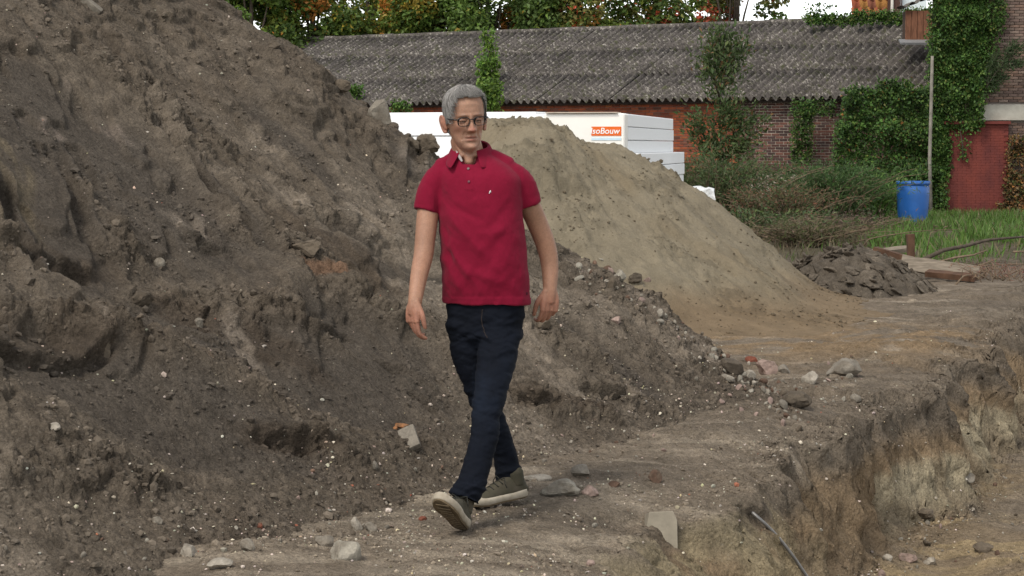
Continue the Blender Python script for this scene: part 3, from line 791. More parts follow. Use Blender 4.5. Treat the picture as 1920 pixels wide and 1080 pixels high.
MB().box(((rx0 + rx1) / 2, HY - .12, rz1 - .03), (rx1 - rx0 + .06, .16, .07), None, .008).build('top_rail', M_REDP, panel)

# ------------------------------------------------------------------ grey pole in the ivy
pb = at(1746, 430, 45.3); pt = at(1748, 105, 45.3); pl = MB()
pl.tube([(pb[0], pb[1], GZ), at(1743, 300, 45.3), at(1745, 230, 45.3), at(1747, 150, 45.3), pt], [.042, .042, .040, .038, .034], 10)
tag(pl.build('weathered_pole', mat_plain('weathered_grey', (.27, .245, .205), .85, .3, 5, .3, 30, col2=(.13, .115, .095)), None, True), 'weathered grey pole standing upright in front of the ivy', 'pole')

# ------------------------------------------------------------------ far house with a red tiled roof
fh = at(1640, 30, 62); far = empty('tiled_house', (fh[0], fh[1], GZ)); tag(far, 'far house with an orange red tiled roof above the barn ridge', 'house')
M_TILE = mat_col('clay_tile', rough=.85, var=.25, scales=(3, 14), bump=.3, bscale=20, spec=.25)
tm = []
for cc in ((.29, .075, .03), (.22, .06, .03), (.25, .115, .03), (.17, .06, .035)):
    V = []; n = 9
    for y in (0, .40):
        for dz in (0, -.02):
            for i in range(n): V.append((i * .0325, y, .03 * math.sin(i / (n - 1) * 2 * math.pi) + dz))
    F = []
    for i in range(n - 1): F += [(i, i + 1, 2 * n + i + 1, 2 * n + i), (n + i, 3 * n + i, 3 * n + i + 1, n + i + 1), (i, n + i, n + i + 1, i + 1)]
    tm.append(np_mesh('tile', np.array(V), np.array(F), M_TILE, np.broadcast_to(np.array(cc), (len(V), 3))))
tx0 = at(1598, 30, 62)[0]; tz0 = at(1600, 48, 62)[2]
for r in range(7):
    for k in range(6 - 0):
        o = link('tile', tm[int(rng.integers(0, 4))], far, local=True); o.matrix_parent_inverse = far.matrix_basis.inverted()
        o.matrix_basis = Matrix.Translation(Vector((tx0 + k * .25 + r * .035, 62 + r * .2, tz0 + r * .27))) @ Matrix.Rotation(R(52), 4, 'X')
MB().box((tx0 + .75, 65.2, 2.2), (1.9, 4, 5.0)).build('wall', M_MORT_H, far)
MB().box((at(1677, 10, 61.6)[0], 61.7, 4.9), (.30, .5, 3.2), None, .01).build('corner_board', mat_plain('brown_boarding', (.07, .035, .026), .8), far)
MB().tube([(at(1672, 10, 61.4)[0], 61.4, 4.0), (at(1673, 10, 61.4)[0], 61.4, 6.6)], .045, 8).build('downpipe', mat_plain('grey_pipe', (.45, .42, .37), .6), far, True)
MB().box((at(1712, 10, 62)[0], 62.3, 5.3), (.75, 1.0, 3.0)).build('white_gable', mat_plain('white_render', (.62, .68, .68), .8, .06), far)

# ------------------------------------------------------------------ climbers and shrubs
def climber(name, label, boxes, n, leaf, cols, wts, cat='ivy', stems=8, thick=.22, dirs=None):
    """boxes: (px0, py0, px1, py1, Y, weight) on a wall, in front of which the leaves hang in lumps"""
    b0 = boxes[0]; base = at((b0[0] + b0[2]) / 2, b0[3], b0[4]); root = empty(name, (base[0], base[1], GZ))
    W = np.array([b[5] for b in boxes], float); k = rng.choice(len(boxes), n, p=W / W.sum())
    B = np.array(boxes)[k]
    px = B[:, 0] + (B[:, 2] - B[:, 0]) * rng.random(n); py = B[:, 1] + (B[:, 3] - B[:, 1]) * rng.random(n)
    Yv = B[:, 4]
    x = (px - 960) / FPX * Yv; z = CAMZ + (HZ - py) / FPX * Yv
    g = fbm(x * 2.3, z * 2.3, 3, 301); keep = g > -.62 + .3 * rng.random(n) - .15
    x, z, Yv, g = x[keep], z[keep], Yv[keep], g[keep]
    x = x + rng.normal(size=len(x)) * .05; z = z + rng.normal(size=len(x)) * .05
    P = np.stack([x, Yv - thick * (.35 + .65 * ss(-.3, .5, g)) * rng.random(len(x)) ** .5, z], -1)
    c = palette(len(P), cols, wts) * (1 + .35 * fbm(x * 3.5, z * 3.5, 2, 305))[:, None]
    d = np.stack([rng.normal(size=len(P)) * .5, -.5 - rng.random(len(P)), -.6 + rng.normal(size=len(P)) * .5], -1)
    leaves('foliage', P, leaf, c, root, 1.25, .0, .15, dirs=d)
    st = MB()
    for i in range(stems):
        b = boxes[i % len(boxes)]; p0 = b[0] + (b[2] - b[0]) * random.random(); p1 = b[0] + (b[2] - b[0]) * random.random()
        st.tube([at(p0 * .6 + p1 * .4, b[3], b[4] - .05), at((p0 + p1) / 2, (b[1] + b[3]) / 2, b[4] - .09), at(p1, b[1] + 8, b[4] - .05)], [.02, .014, .006], 5)
    st.build('stem', M_BARK, root, True)
    tag(root, label, cat); return root
IVY = [(.05, .095, .02), (.035, .068, .016), (.075, .12, .028), (.025, .05, .014), (.10, .11, .03)]
HYf = HY - .02
climber('ivy', 'thick ivy curtain climbing the corner of the brick house', [(1735, -30, 1840, 120, HYf, 4), (1735, 100, 1835, 240, HYf, 4), (1820, -30, 1872, 60, HYf, .9), (1810, 60, 1860, 170, HYf, 1.0), (1740, 230, 1775, 330, HYf, 1.4), (1735, 300, 1768, 425, HYf, 1.4)], 22000, .075, IVY, [4, 4, 2, 3, .7], thick=.4)
climber('ivy', 'ivy hanging over the barn eaves between brick wall and pole', [(1575, 165, 1740, 240, 46.6, 4), (1560, 230, 1745, 330, 46.4, 5.5), (1590, 320, 1745, 420, 46.2, 4.5), (1640, 150, 1700, 180, 46.6, .5)], 21000, .08, IVY + [(.16, .07, .02)], [4, 5, 1.5, 5, .6, .12], thick=.55)
climber('ivy', 'narrow strip of ivy on the dark brick barn wall', [(1482, 190, 1520, 305, 48.3, 2), (1500, 190, 1560, 215, 48.2, .6)], 2200, .07, IVY, [4, 4, 2, 3, .5], stems=3)
climber('ivy', 'ivy trailing along the barn ridge under the open sky', [(1505, 30, 1600, 46, 53.2, 1.6), (1590, 24, 1700, 44, 52.4, 2.4), (1690, 20, 1745, 40, 51.8, 1.2), (1505, 8, 1560, 40, 53.2, .35)], 3200, .085, IVY, [4, 3, 4, 2, 1], stems=5)
climber('vine', 'thin vine creeping up the barn roof above the man', [(905, 60, 930, 120, 55.0, 1), (898, 110, 934, 165, 54.0, 1.8), (905, 155, 938, 205, 53.2, 1.6)], 1700, .11, [(.07, .12, .02), (.09, .14, .025), (.05, .09, .02)], [3, 3, 2], 'vine', 3, .35)
climber('vine', 'small clump of green vine at the barn eaves beside the heap', [(640, 163, 680, 182, 56.2, 2), (735, 190, 770, 222, 54.6, 1.4)], 700, .10, [(.06, .11, .02), (.04, .075, .018)], [2, 2], 'vine', 2, .3)
climber('creeper', 'rust brown creeper drying on the wall right of the red panel', [(1885, 255, 1925, 330, HYf, 2), (1880, 320, 1925, 430, HYf, 3), (1868, 380, 1900, 430, HYf, 1)], 2600, .075, [(.14, .075, .03), (.09, .06, .03), (.05, .06, .02), (.20, .09, .03)], [3, 3, 2.5, 1], 'creeper', 6, .3)
climber('creeper', 'dark sprig of creeper hanging over the pale lintel', [(1800, 165, 1830, 215, HYf - .1, 2), (1815, 200, 1828, 235, HYf - .12, 1), (1795, 235, 1812, 300, HYf - .12, .5)], 700, .07, IVY[:4], [4, 4, 2, 3], 'creeper', 4, .15)

def branch_plant(name, label, cat, base, stems, leaf, cols, wts, nleaf, aspect=3.0, group=None, mat=M_TWIG, spread=.07, rad=.012):
    """plant made of explicit stems (lists of points), leaves set along the outer part of each"""
    root = empty(name, base); mb = MB(); P, D = [], []
    for pts in stems:
        pts = np.array(pts, float); mb.tube(pts, np.linspace(rad, rad * .3, len(pts)), 5)
        t = np.linspace(.0, 1, len(pts)); k = max(2, int(nleaf / len(stems)))
        s = np.clip(rng.beta(1.6, 1.0, k), .1, 1)
        q = np.stack([np.interp(s, t, pts[:, j]) for j in range(3)], -1)
        e = np.stack([np.interp(np.clip(s + .05, 0, 1), t, pts[:, j]) - np.interp(np.clip(s - .05, 0, 1), t, pts[:, j]) for j in range(3)], -1)
        e /= np.linalg.norm(e, axis=1)[:, None] + 1e-9
        P.append(q + rng.normal(size=q.shape) * spread); D.append(e)
    mb.build('stem', mat, root, True)
    P = np.vstack(P); D = np.vstack(D)
    leaves('foliage', P, leaf, palette(len(P), cols, wts), root, aspect, .2, .1, dirs=D, jit=.75)
    tag(root, label, cat, group); return root
def arching(base, n, length, spreadx, lean=(0, 0), droop=.5, seed=0, spready=.5):
    r0 = np.random.default_rng(seed); out_ = []
    for i in range(n):
        a = r0.normal() * spreadx + lean[0]; b = r0.normal() * spready + lean[1]; L = length * r0.uniform(.55, 1.1)
        p0 = np.array(base) + [r0.normal() * .2, r0.normal() * .2, 0]
        t = np.linspace(0, 1, 6)[:, None]
        out_.append(p0 + t * np.array([[a, b, 1.0]]) * L - droop * L * t ** 2.2 * np.array([[0, 0, .9]]))
    return out_
SHR = [(.045, .066, .022), (.06, .075, .03), (.035, .05, .02), (.08, .06, .035)]
b = at(1345, 430, 38); branch_plant('shrub', 'grey green feathery shrub beside the white insulation slabs', 'shrub', b, arching(b, 150, 2.05, .42, (-.02, 0), .42, 1, .3), .10, SHR, [4, 3, 4, 1], 9000, 4.0, spread=.12)
b = at(1465, 445, 37); branch_plant('shrub', 'reddish brown twiggy shrub in the middle of the thicket', 'shrub', b, arching(b, 120, 1.5, .45, (-.1, 0), .5, 2, .3), .085, SHR + [(.125, .058, .036), (.10, .07, .04)], [2, 2, 3, 2, 2.2, 3], 7000, 4.0, spread=.10)
b = at(1560, 420, 40); branch_plant('shrub', 'dark green arching shrub under the narrow ivy strip', 'shrub', b, arching(b, 140, 1.9, .5, (-.12, 0), .5, 3, .3), .12, [(.035, .065, .02), (.05, .085, .026), (.028, .048, .016)], [3, 2, 3], 8500, 5.0, spread=.10)
b = at(1585, 452, 34); branch_plant('shrub', 'dead grey brown brushwood low behind the clod heap', 'shrub', b, arching(b, 150, .7, .6, (0, 0), .5, 4, .3), .07, [(.075, .055, .042), (.10, .072, .052), (.055, .045, .032)], [3, 2, 2], 3200, 5.0, spread=.06)
b = at(1400, 455, 33); branch_plant('shrub', 'low green bramble at the foot of the sand heap', 'shrub', b, arching(b, 80, .9, .8, (0, 0), .6, 5, .3), .085, SHR, [3, 3, 4, 1], 3800, 2.6, spread=.09)
b = at(1632, 420, 41.5); branch_plant('bamboo_like_shrub', 'bright green shrub with long narrow leaves beside the blue barrel', 'shrub', b, arching(b, 46, 1.25, .32, (0, 0), .35, 6, .25), .17, [(.07, .13, .03), (.05, .095, .022), (.10, .15, .04)], [3, 3, 1.4], 2400, 5.0, spread=.09)
b = at(1358, 300, 46); b[2] = GZ
st = [[b, b + [-.05, 0, 1.2], at(1350, 230, 46), at(1352, 150, 46), at(1345, 55, 46)], [b + [-.042, 0, 1.0], at(1320, 255, 45.8), at(1300, 225, 45.6)], [b + [-.046, 0, 1.1], at(1385, 250, 45.8), at(1420, 222, 45.6)],
      [at(1352, 190, 46), at(1335, 140, 46), at(1325, 100, 46)], [at(1352, 170, 46), at(1375, 120, 46), at(1385, 80, 46)], [b + [-.038, 0, .9], at(1345, 270, 45.7), at(1330, 285, 45.5)], [b + [-.038, 0, .9], at(1375, 270, 45.7), at(1400, 275, 45.5)],
      [at(1350, 232, 46), at(1362, 222, 45.8), at(1372, 200, 45.7)], [at(1350, 130, 46), at(1352, 100, 46), at(1350, 60, 46)]]
branch_plant('young_tree', 'slender dark green young tree growing up in front of the barn roof', 'tree', b, st, .13, [(.04, .06, .02), (.055, .075, .026), (.03, .045, .016), (.10, .06, .026)], [4, 3, 3, .8], 4200, 2.4, spread=.17, mat=M_BARK, rad=.03)

b = at(1838, 200, HY - .2)
branch_plant('fir_sprig', 'feathery dark sprig reaching out across the right hand brick wall', 'branch', b, [[at(1815, 235, HY - .1), at(1838, 180, HY - .3), at(1868, 135, HY - .5), at(1895, 108, HY - .6), at(1925, 82, HY - .7)], [at(1838, 180, HY - .3), at(1862, 160, HY - .4), at(1885, 142, HY - .5)], [at(1868, 135, HY - .5), at(1890, 122, HY - .6), at(1915, 118, HY - .65)], [at(1850, 162, HY - .38), at(1856, 130, HY - .4), at(1868, 105, HY - .5)], [at(1880, 123, HY - .544), at(1888, 100, HY - .6), at(1905, 84, HY - .6)]], .12, [(.035, .055, .022), (.05, .07, .03), (.028, .042, .018)], [3, 2, 3], 1500, 6.0, spread=.05, mat=M_BARK, rad=.022)
b = at(1500, 462, 30); branch_plant('shrub', 'low brown weeds between sand heap and soil flakes', 'shrub', b, arching(b, 110, .55, 1.3, (.1, 0), .5, 14, .8), .08, [(.075, .065, .035), (.09, .07, .045), (.05, .06, .022)], [3, 2, 2], 3000, 4.0, spread=.07)

# ------------------------------------------------------------------ blue barrel
bb = at(1711, 421, 41.0); BR = .34; bb[2] -= .04
prof = [(.0, 0), (BR * .80, 0), (BR * .84, .02), (BR * .86, .10), (BR * .93, .35), (BR * .985, .65), (BR * .985, .80), (BR * .95, .83), (BR * .95, .86), (BR * 1.0, .87), (BR * 1.02, .885), (BR * 1.02, .925), (BR * .98, .94), (BR * .93, .93), (BR * .90, .91), (0, .905)]
M_BLUE = mat_plain('blue_plastic', (.016, .10, .34), .42, .12, 5, .08, 20, spec=.5)
br = empty('plastic_barrel', bb); MB().lathe(prof, tuple(bb), 40).build('body', M_BLUE, br, True)
MB().lathe([(0, .90), (.045, .90), (.045, .945), (.03, .95), (0, .95)], (bb[0] - .17, bb[1] - .1, bb[2]), 12).build('bung', mat_plain('dark_bung', (.03, .03, .035)), br, True)
MB().lathe([(0, .90), (.03, .90), (.03, .935), (0, .935)], (bb[0] + .16, bb[1] + .05, bb[2]), 12).build('bung', M_BLUE, br, True)
tag(br, 'blue plastic barrel standing in the grass by the red wall panel', 'barrel')

# ------------------------------------------------------------------ grass (nobody could count it)
n = 60000
gx = rng.uniform(3.5, 14, n); gy = rng.uniform(24.5, 45.5, n)
g = fbm(gx * .7, gy * .45, 3, 401) + .004 * (gy - 33)
keep = (g > -.22 + .25 * rng.random(n)) & ((gx / gy > .182 + .012 * np.sin(gy)) | (rng.random(n) < .35) & (gx / gy > .12) & (gy < 38))
near_bare = (gy < 29) & (rng.random(n) < .75); keep &= ~near_bare
gx, gy = gx[keep], gy[keep]
gz = np.interp(gy, [14, 24, 40, 60], [0, -.05, -.22, -.3]) + .0
d = np.stack([rng.normal(size=len(gx)) * .35, rng.normal(size=len(gx)) * .35, np.ones(len(gx))], -1)
gc = palette(len(gx), [(.055, .10, .018), (.045, .08, .016), (.07, .11, .03), (.10, .085, .045)], [4, 3, 2, 1.2]); dry = (gx / gy < .182) & (rng.random(len(gx)) < .8); gc[dry] = palette(int(dry.sum()), [(.08, .065, .04), (.06, .05, .03)], [1, 1])
go = leaves('grass', np.stack([gx, gy, gz], -1), np.where(gx / gy > .18, .25, .17)[:, None], gc, None, 11, 0, .05, dirs=d, jit=.2)
tag(go, 'bright green grass growing in front of the house', 'grass', kind='stuff')

# ------------------------------------------------------------------ white insulation slabs
M_EPS = mat_plain('white_foam', (.83, .83, .82), .7, .02, 30, .06, 200, .002, spec=.25)
M_WRAP = mat_plain('cream_wrap', (.82, .79, .73), .45, .03, 4, .12, 9, .01, spec=.4)
M_FILM = mat_plain('crumpled_film', (.66, .67, .66), .3, .12, 6, .6, 14, .03, spec=.5)
def slab_stack(cpx, cpy, Y, nl, th, dirR, lenR, dirL, lenL, labels, group, jit=.03, mats=None, zcap=None):
    """a stack seen at its near corner; dirR/dirL are the unit directions of its two visible faces"""
    top = at(cpx, cpy, Y)
    for i in range(nl):
        z1 = top[2] - i * th
        j = rng.normal(size=2) * jit
        c0 = np.array([top[0], top[1]]) + dirR * j[0] * 1.0 + dirL * j[1] * .3
        c = c0 + dirR * lenR / 2 + dirL * lenL / 2
        M3 = Matrix(((dirR[0], -dirR[1], 0), (dirR[1], dirR[0], 0), (0, 0, 1)))
        root = empty('insulation_slab', (c[0], c[1], z1 - th))
        # width follows dirL but is measured square to dirR
        wdt = abs(dirL @ np.array([-dirR[1], dirR[0]])) * lenL; sgn = np.sign(dirL @ np.array([-dirR[1], dirR[0]]))
        cc = c0 + dirR * lenR / 2 + np.array([-dirR[1], dirR[0]]) * sgn * wdt / 2
        MB().box((cc[0], cc[1], z1 - th / 2), (lenR, wdt, th - .006), M3, .008).build('foam_block', M_EPS, root)
        tag(root, labels[i] if i < len(labels) else labels[-1], 'insulation slab', group)
    return top
dR = np.array([.20, 1.0]); dR /= np.linalg.norm(dR); dL = np.array([-dR[1], dR[0]])
GI = 'white insulation slabs behind the sand heap'
tA = slab_stack(1178, 213, 22.0, 3, .147, dR, 4.3, dL, 1.2,
     ['uppermost white foam slab of the stack with the orange label', 'second white foam slab down, above the wide lower slabs', 'third white foam slab, resting on the wider lower stack'], GI, .015)
tB = slab_stack(1196, 287, 21.9, 4, .15, dR, 4.6, dL, 1.5,
     ['top slab of the wider lower stack, with faint grey print', 'second slab of the wider lower stack', 'third slab of the wider lower stack, mostly behind sand', 'bottom slab of the wider lower stack, on the ground'], GI, .02)
# wrapped pack on the near side of the stack, with the printed orange label
u = dL; c = tA[:2] + u * .45 - dR * .14
wr = empty('wrapped_insulation_pack', (c[0], c[1], tA[2] - .62)); tag(wr, 'cream wrapped insulation pack with an orange printed label', 'insulation pack', GI)
M3 = Matrix(((u[0], -u[1], 0), (u[1], u[0], 0), (0, 0, 1)))
MB().box((c[0], c[1], tA[2] - .31), (.9, .24, .62), M3, .015).build('pack', M_WRAP, wr)
MB().box((c[0] + u[0] * .03, c[1] + u[1] * .03, tA[2] + .008), (.80, .30, .012), M3, .003).build('cover_sheet', mat_plain('beige_board', (.50, .42, .34), .8, .1), wr)
lw, lh = .33, .10
lc = np.array([*(tA[:2] + u * .205 - dR * .264), tA[2] - .195])
Ml = Matrix.Rotation(math.atan2(-u[1], -u[0]), 4, 'Z')
lab = MB().box(tuple(lc), (lw, .004, lh), Ml.to_3x3()).build('printed_label', mat_plain('orange_print', (.72, .13, .012), .5, .04), wr)
fc = bpy.data.curves.new('lettering', 'FONT'); fc.body = 'IsoBouw'; fc.size = .092; fc.align_x = 'RIGHT'; fc.align_y = 'CENTER'; fc.extrude = .001; fc.offset = .0012; fc.shear = .15
ft = bpy.data.objects.new('lettering', fc); COL.objects.link(ft)
fm = bpy.data.meshes.new_from_object(ft.evaluated_get(bpy.context.evaluated_depsgraph_get())); bpy.data.objects.remove(ft); fm.materials.clear(); fm.materials.append(mat_plain('white_print', (.8, .8, .78), .6, .02))
fm.transform(Matrix.Translation(Vector(lc) + Ml.to_3x3() @ Vector((lw / 2 - .02, -.004, 0))) @ Ml @ Matrix.Rotation(math.pi / 2, 4, 'X')); link('lettering', fm, lab)
MB().box(tuple(lc + np.array([0, 0, -.085])), (lw, .004, .03), Ml.to_3x3()).build('pale_stripe', mat_plain('pale_blue_print', (.55, .68, .75), .5, .04), wr)
# second stack, farther left behind the man
dR2 = np.array([.42, 1.0]); dR2 /= np.linalg.norm(dR2); dL2 = np.array([-1.0, .50]); dL2 /= np.linalg.norm(dL2)
slab_stack(1005, 209, 24.5, 4, .30, dR2, 4.0, np.array([-dR2[1], dR2[0]]), 3.2,
     ['topmost long white slab seen either side of the man\'s head', 'second long white slab, showing left of the man\'s neck', 'third long white slab, hidden low behind the heaps', 'lowest long white slab behind the heaps'], GI, .01)
# film-wrapped offcut low at the right of the stack
fo = at(1316, 358, 24.5); V = []; me_ = bmesh.new(); bmesh.ops.create_cube(me_, size=1); bmesh.ops.subdivide_edges(me_, edges=me_.edges, cuts=7, use_grid_fill=True)
for v in me_.verts:
    q = np.array(v.co); k = vn(np.array([q[0] * 4]), np.array([q[1] * 4]), np.array([q[2] * 4]), 9)[0]
    r = max(abs(q)) / (np.linalg.norm(q) + 1e-9); q = q * (.75 + .35 * r) * (1 + .12 * k); v.co = Vector((fo[0] + q[0] * .30, fo[1] + .2 + q[1] * .5, fo[2] - .24 + q[2] * .50))
mm = bpy.data.meshes.new('film_wrapped_block'); me_.to_mesh(mm); mm.materials.append(M_FILM)
tag(link('film_wrapped_block', mm), 'small white block wrapped in crumpled film beside the shrub', 'insulation pack')
# ================================================================== STONES, CLODS, TIMBER
HPX, HPY = project(HV); GPX, GPY = project(GV)
near_h = (HV[:, 1] < 16) & (HPX > -80) & (HPX < 2000) & (HPY < 1150); near_g = (GV[:, 1] < 40) & (GV[:, 1] > 6) & (GPX > -50) & (GPX < 2000) & (GPY < 1160)
ALLV = np.vstack([HV[near_h], GV[near_g], SV]); _sp = project(SV)
APX = np.concatenate([HPX[near_h], GPX[near_g], _sp[0]]); APY = np.concatenate([HPY[near_h], GPY[near_g], _sp[1]])
def surf(px, py, r=5.0):
    """the visible terrain point at a photo pixel"""
    while True:
        k = (APX - px) ** 2 + (APY - py) ** 2 < r * r
        if k.sum() >= 4: break
        r *= 1.5
    q = ALLV[k]; y0 = q[:, 1].min(); q = q[q[:, 1] < y0 + .12]
    return q.mean(0)
def rock_verts(size, seed, cuts=7, rough=.10, sub=3):
    bm = bmesh.new(); bmesh.ops.create_icosphere(bm, subdivisions=sub, radius=1)
    V = np.array([v.co[:] for v in bm.verts]); F = [tuple(v.index for v in f.verts) for f in bm.faces]; bm.free()
    r0 = np.random.default_rng(seed)
    for _ in range(cuts):                                   # broken faces
        n = r0.normal(size=3); n /= np.linalg.norm(n); d = r0.uniform(.45, .85); k = V @ n - d; V = V - np.outer(np.maximum(k, 0), n)
    V = V * (1 + rough * fbm(V[:, 0] * 2.2 + seed, V[:, 1] * 2.2, 3, seed % 50, z=V[:, 2] * 2.2)[:, None]) 
    V = V + .035 * rough / .1 * np.stack([vn(V[:, 0] * 6 + 9 * a, V[:, 1] * 6, V[:, 2] * 6, seed % 31 + a) for a in range(3)], -1)
    return V / np.abs(V).max(0) * np.array(size) / 2, np.array(F)
PAL = dict(pale=(.30, .265, .215), grey=(.20, .175, .14), conc=(.26, .235, .19), dark=(.085, .068, .050), brown=(.12, .075, .052), orange=(.27, .125, .055), red=(.17, .058, .036), pink=(.29, .21, .175), soil=(.118, .093, .067), yel=(.27, .225, .145))
def rock(px, py, wpx, hpx, colr, label, name='stone', cat='stone', depth=.8, seed=None, rough=.10, cuts=7, rot=0.0, group=None, sink=.28):
    """a stone that shows wpx by hpx pixels, its foot at the terrain under it"""
    p = surf(px, py + hpx * .35); m = p[1] / FPX; w_, h_ = wpx * m, hpx * m * 1.12
    seed = int(px * 7 + py) if seed is None else seed
    V, F = rock_verts((w_, w_ * depth, h_), seed, cuts, rough)
    Mz = np.array(Matrix.Rotation(rot, 3, 'Y')); V = V @ Mz.T
    zb = p[2] + h_ * (.5 - sink)
    c = np.array(PAL[colr]) * (1 + .22 * fbm(V[:, 0] / w_ * 3 + seed, V[:, 2] / w_ * 3, 3, seed % 40))[:, None]
    k = ss(.1, .6, vn(V[:, 0] / w_ * 4, V[:, 1] / w_ * 4, V[:, 2] / w_ * 4, seed % 33) ) [:, None]
    c = c + (np.array(PAL['soil']) - c) * .5 * k
    me = np_mesh(name, V, F, M_STONE, c, smooth=False); o = link(name, me); o.location = Vector((p[0], p[1], zb))
    tag(o, label, cat, group); return o
rock(648, 1028, 62, 56, 'conc', 'large pale rounded concrete lump on the path at the bottom', 'concrete_lump', rough=.16, cuts=4)
rock(606, 1014, 42, 26, 'grey', 'flat grey stone touching the big concrete lump', rough=.14)
rock(352, 1030, 36, 32, 'pale', 'pale angular stone at the foot of the heap, lower left')
rock(415, 1056, 54, 24, 'pale', 'low flat pale stone nearest the bottom edge')
rock(464, 1021, 36, 30, 'grey', 'grey tilted stone between two pale ones at the heap foot', rot=.5)
rock(669, 981, 24, 30, 'pale', 'upright pale stone just above the concrete lump'); rock(695, 986, 26, 22, 'grey', 'small grey stone right of the upright pale stone')
rock(296, 975, 20, 18, 'grey', 'small grey stone in the gravel, lower left'); rock(492, 997, 18, 20, 'pink', 'small pinkish stone under the red chip')
rock(488, 985, 12, 12, 'red', 'tiny red brick chip on the gravel left of the man', 'brick_chip', 'brick chip')
rock(1050, 912, 78, 40, 'conc', 'broad rubble lump behind the rear shoe', 'rubble_lump', rough=.16); rock(1107, 918, 34, 26, 'pink', 'crumbling pinkish lump at the right of the rubble', rough=.2)
rock(1005, 893, 60, 18, 'pale', 'long flat pale stone lying behind the rear heel', depth=.5, cuts=9)
rock(1090, 883, 44, 26, 'grey', 'squared grey stone resting beyond the rubble lump', cuts=12, rough=.04)
rock(1227, 893, 30, 30, 'brown', 'dark triangular stone standing alone on the path', cuts=10, rough=.05); rock(1150, 907, 24, 13, 'brown', 'small flat brown brick bit on the path', 'brick_chip', 'brick chip')
rock(754, 797, 28, 15, 'orange', 'orange brick piece on top of the grey slab', 'brick_piece', 'brick piece', rot=.2); rock(741, 801, 9, 9, 'orange', 'tiny orange chip beside the grey slab', 'brick_chip', 'brick chip')
rock(793, 972, 17, 9, 'red', 'red brick chip left of the lifted shoe', 'brick_chip', 'brick chip'); rock(1106, 1055, 18, 16, 'pink', 'pink brick bit on the sandy bank edge', 'brick_chip', 'brick chip')
rock(1439, 686, 46, 36, 'pink', 'large pinkish rubble lump at the heap end', 'rubble_lump', rough=.18); rock(1518, 707, 34, 32, 'pale', 'pale round lump right of the pinkish rubble', rough=.14)
rock(1493, 750, 60, 38, 'dark', 'dark clod at the right tip of the soil heap', 'soil_clod', 'clod', rough=.2); rock(1374, 682, 50, 34, 'dark', 'dark slanting brick fragment in the rubble', 'brick_fragment', 'brick fragment', rot=.6, rough=.05, cuts=11)
rock(1408, 672, 26, 15, 'red', 'orange red brick bit among the rubble', 'brick_chip', 'brick chip'); rock(1582, 686, 70, 40, 'grey', 'broad grey crust slab beyond the rubble', 'crust_slab', 'clod', rough=.16); rock(1470, 690, 26, 22, 'grey', 'grey stone between pinkish lump and pale lump')
rock(1165, 512, 22, 24, 'conc', 'rounded pale stone high on the heap beside the sand'); rock(1190, 522, 30, 24, 'dark', 'dark clod right of the rounded pale stone', 'soil_clod', 'clod', rough=.2); rock(1155, 600, 22, 16, 'pink', 'pinkish stone half way down the heap end')
rock(718, 207, 50, 50, 'grey', 'big grey boulder on the skyline left of the man', 'boulder', 'boulder', rough=.12, sink=.2); rock(802, 262, 46, 40, 'soil', 'jagged soil lump on the skyline by the man\'s shoulder', 'soil_clod', 'clod', rough=.30, sink=.42, cuts=12)
rock(778, 270, 34, 26, 'dark', 'black clod below the skyline by the man\'s shoulder', 'soil_clod', 'clod', rough=.2); rock(515, 82, 28, 18, 'dark', 'dark clod jutting from the heap edge under the trees', 'soil_clod', 'clod', rough=.2)
rock(640, 160, 36, 24, 'soil', 'soil lump on the heap edge against the roof', 'soil_clod', 'clod', rough=.2)
rock(1730, 962, 46, 24, 'soil', 'brown clod on the pit floor', 'soil_clod', 'clod', rough=.2); rock(1842, 1024, 40, 22, 'soil', 'dark clod near the lower right corner of the pit', 'soil_clod', 'clod', rough=.18); rock(1703, 1042, 36, 20, 'pink', 'pinkish stone pair on the pit floor'); rock(1742, 1050, 24, 18, 'pale', 'pale stone beside the pinkish one in the pit')
rock(1815, 895, 30, 20, 'grey', 'grey stone at the foot of the dug wall'); rock(1665, 1045, 22, 16, 'pale', 'small pale stone left of the pinkish one in the pit'); rock(1605, 745, 22, 16, 'grey', 'lone grey stone on the path shoulder')
rock(198, 648, 34, 44, 'soil', 'rough pale lump jutting from the heap at left', 'rubble_lump', rough=.24, sink=.45); rock(575, 460, 60, 34, 'soil', 'big soil clod in the middle of the heap face', 'soil_clod', 'clod', rough=.22)
rock(300, 492, 24, 22, 'grey', 'grey stone stuck in the heap face'); rock(105, 798, 24, 18, 'pale', 'pale stone low on the heap at far left'); rock(372, 602, 22, 24, 'grey', 'grey brown stone standing in the heap hollow', rot=.3, rough=.2, cuts=11, sink=.4); rock(265, 560, 44, 34, 'dark', 'dark clod in the heap hollow at left', 'soil_clod', 'clod', rough=.22)
rock(1020, 605, 30, 26, 'soil', 'soil clod beside the man\'s left hand', 'soil_clod', 'clod', rough=.2)
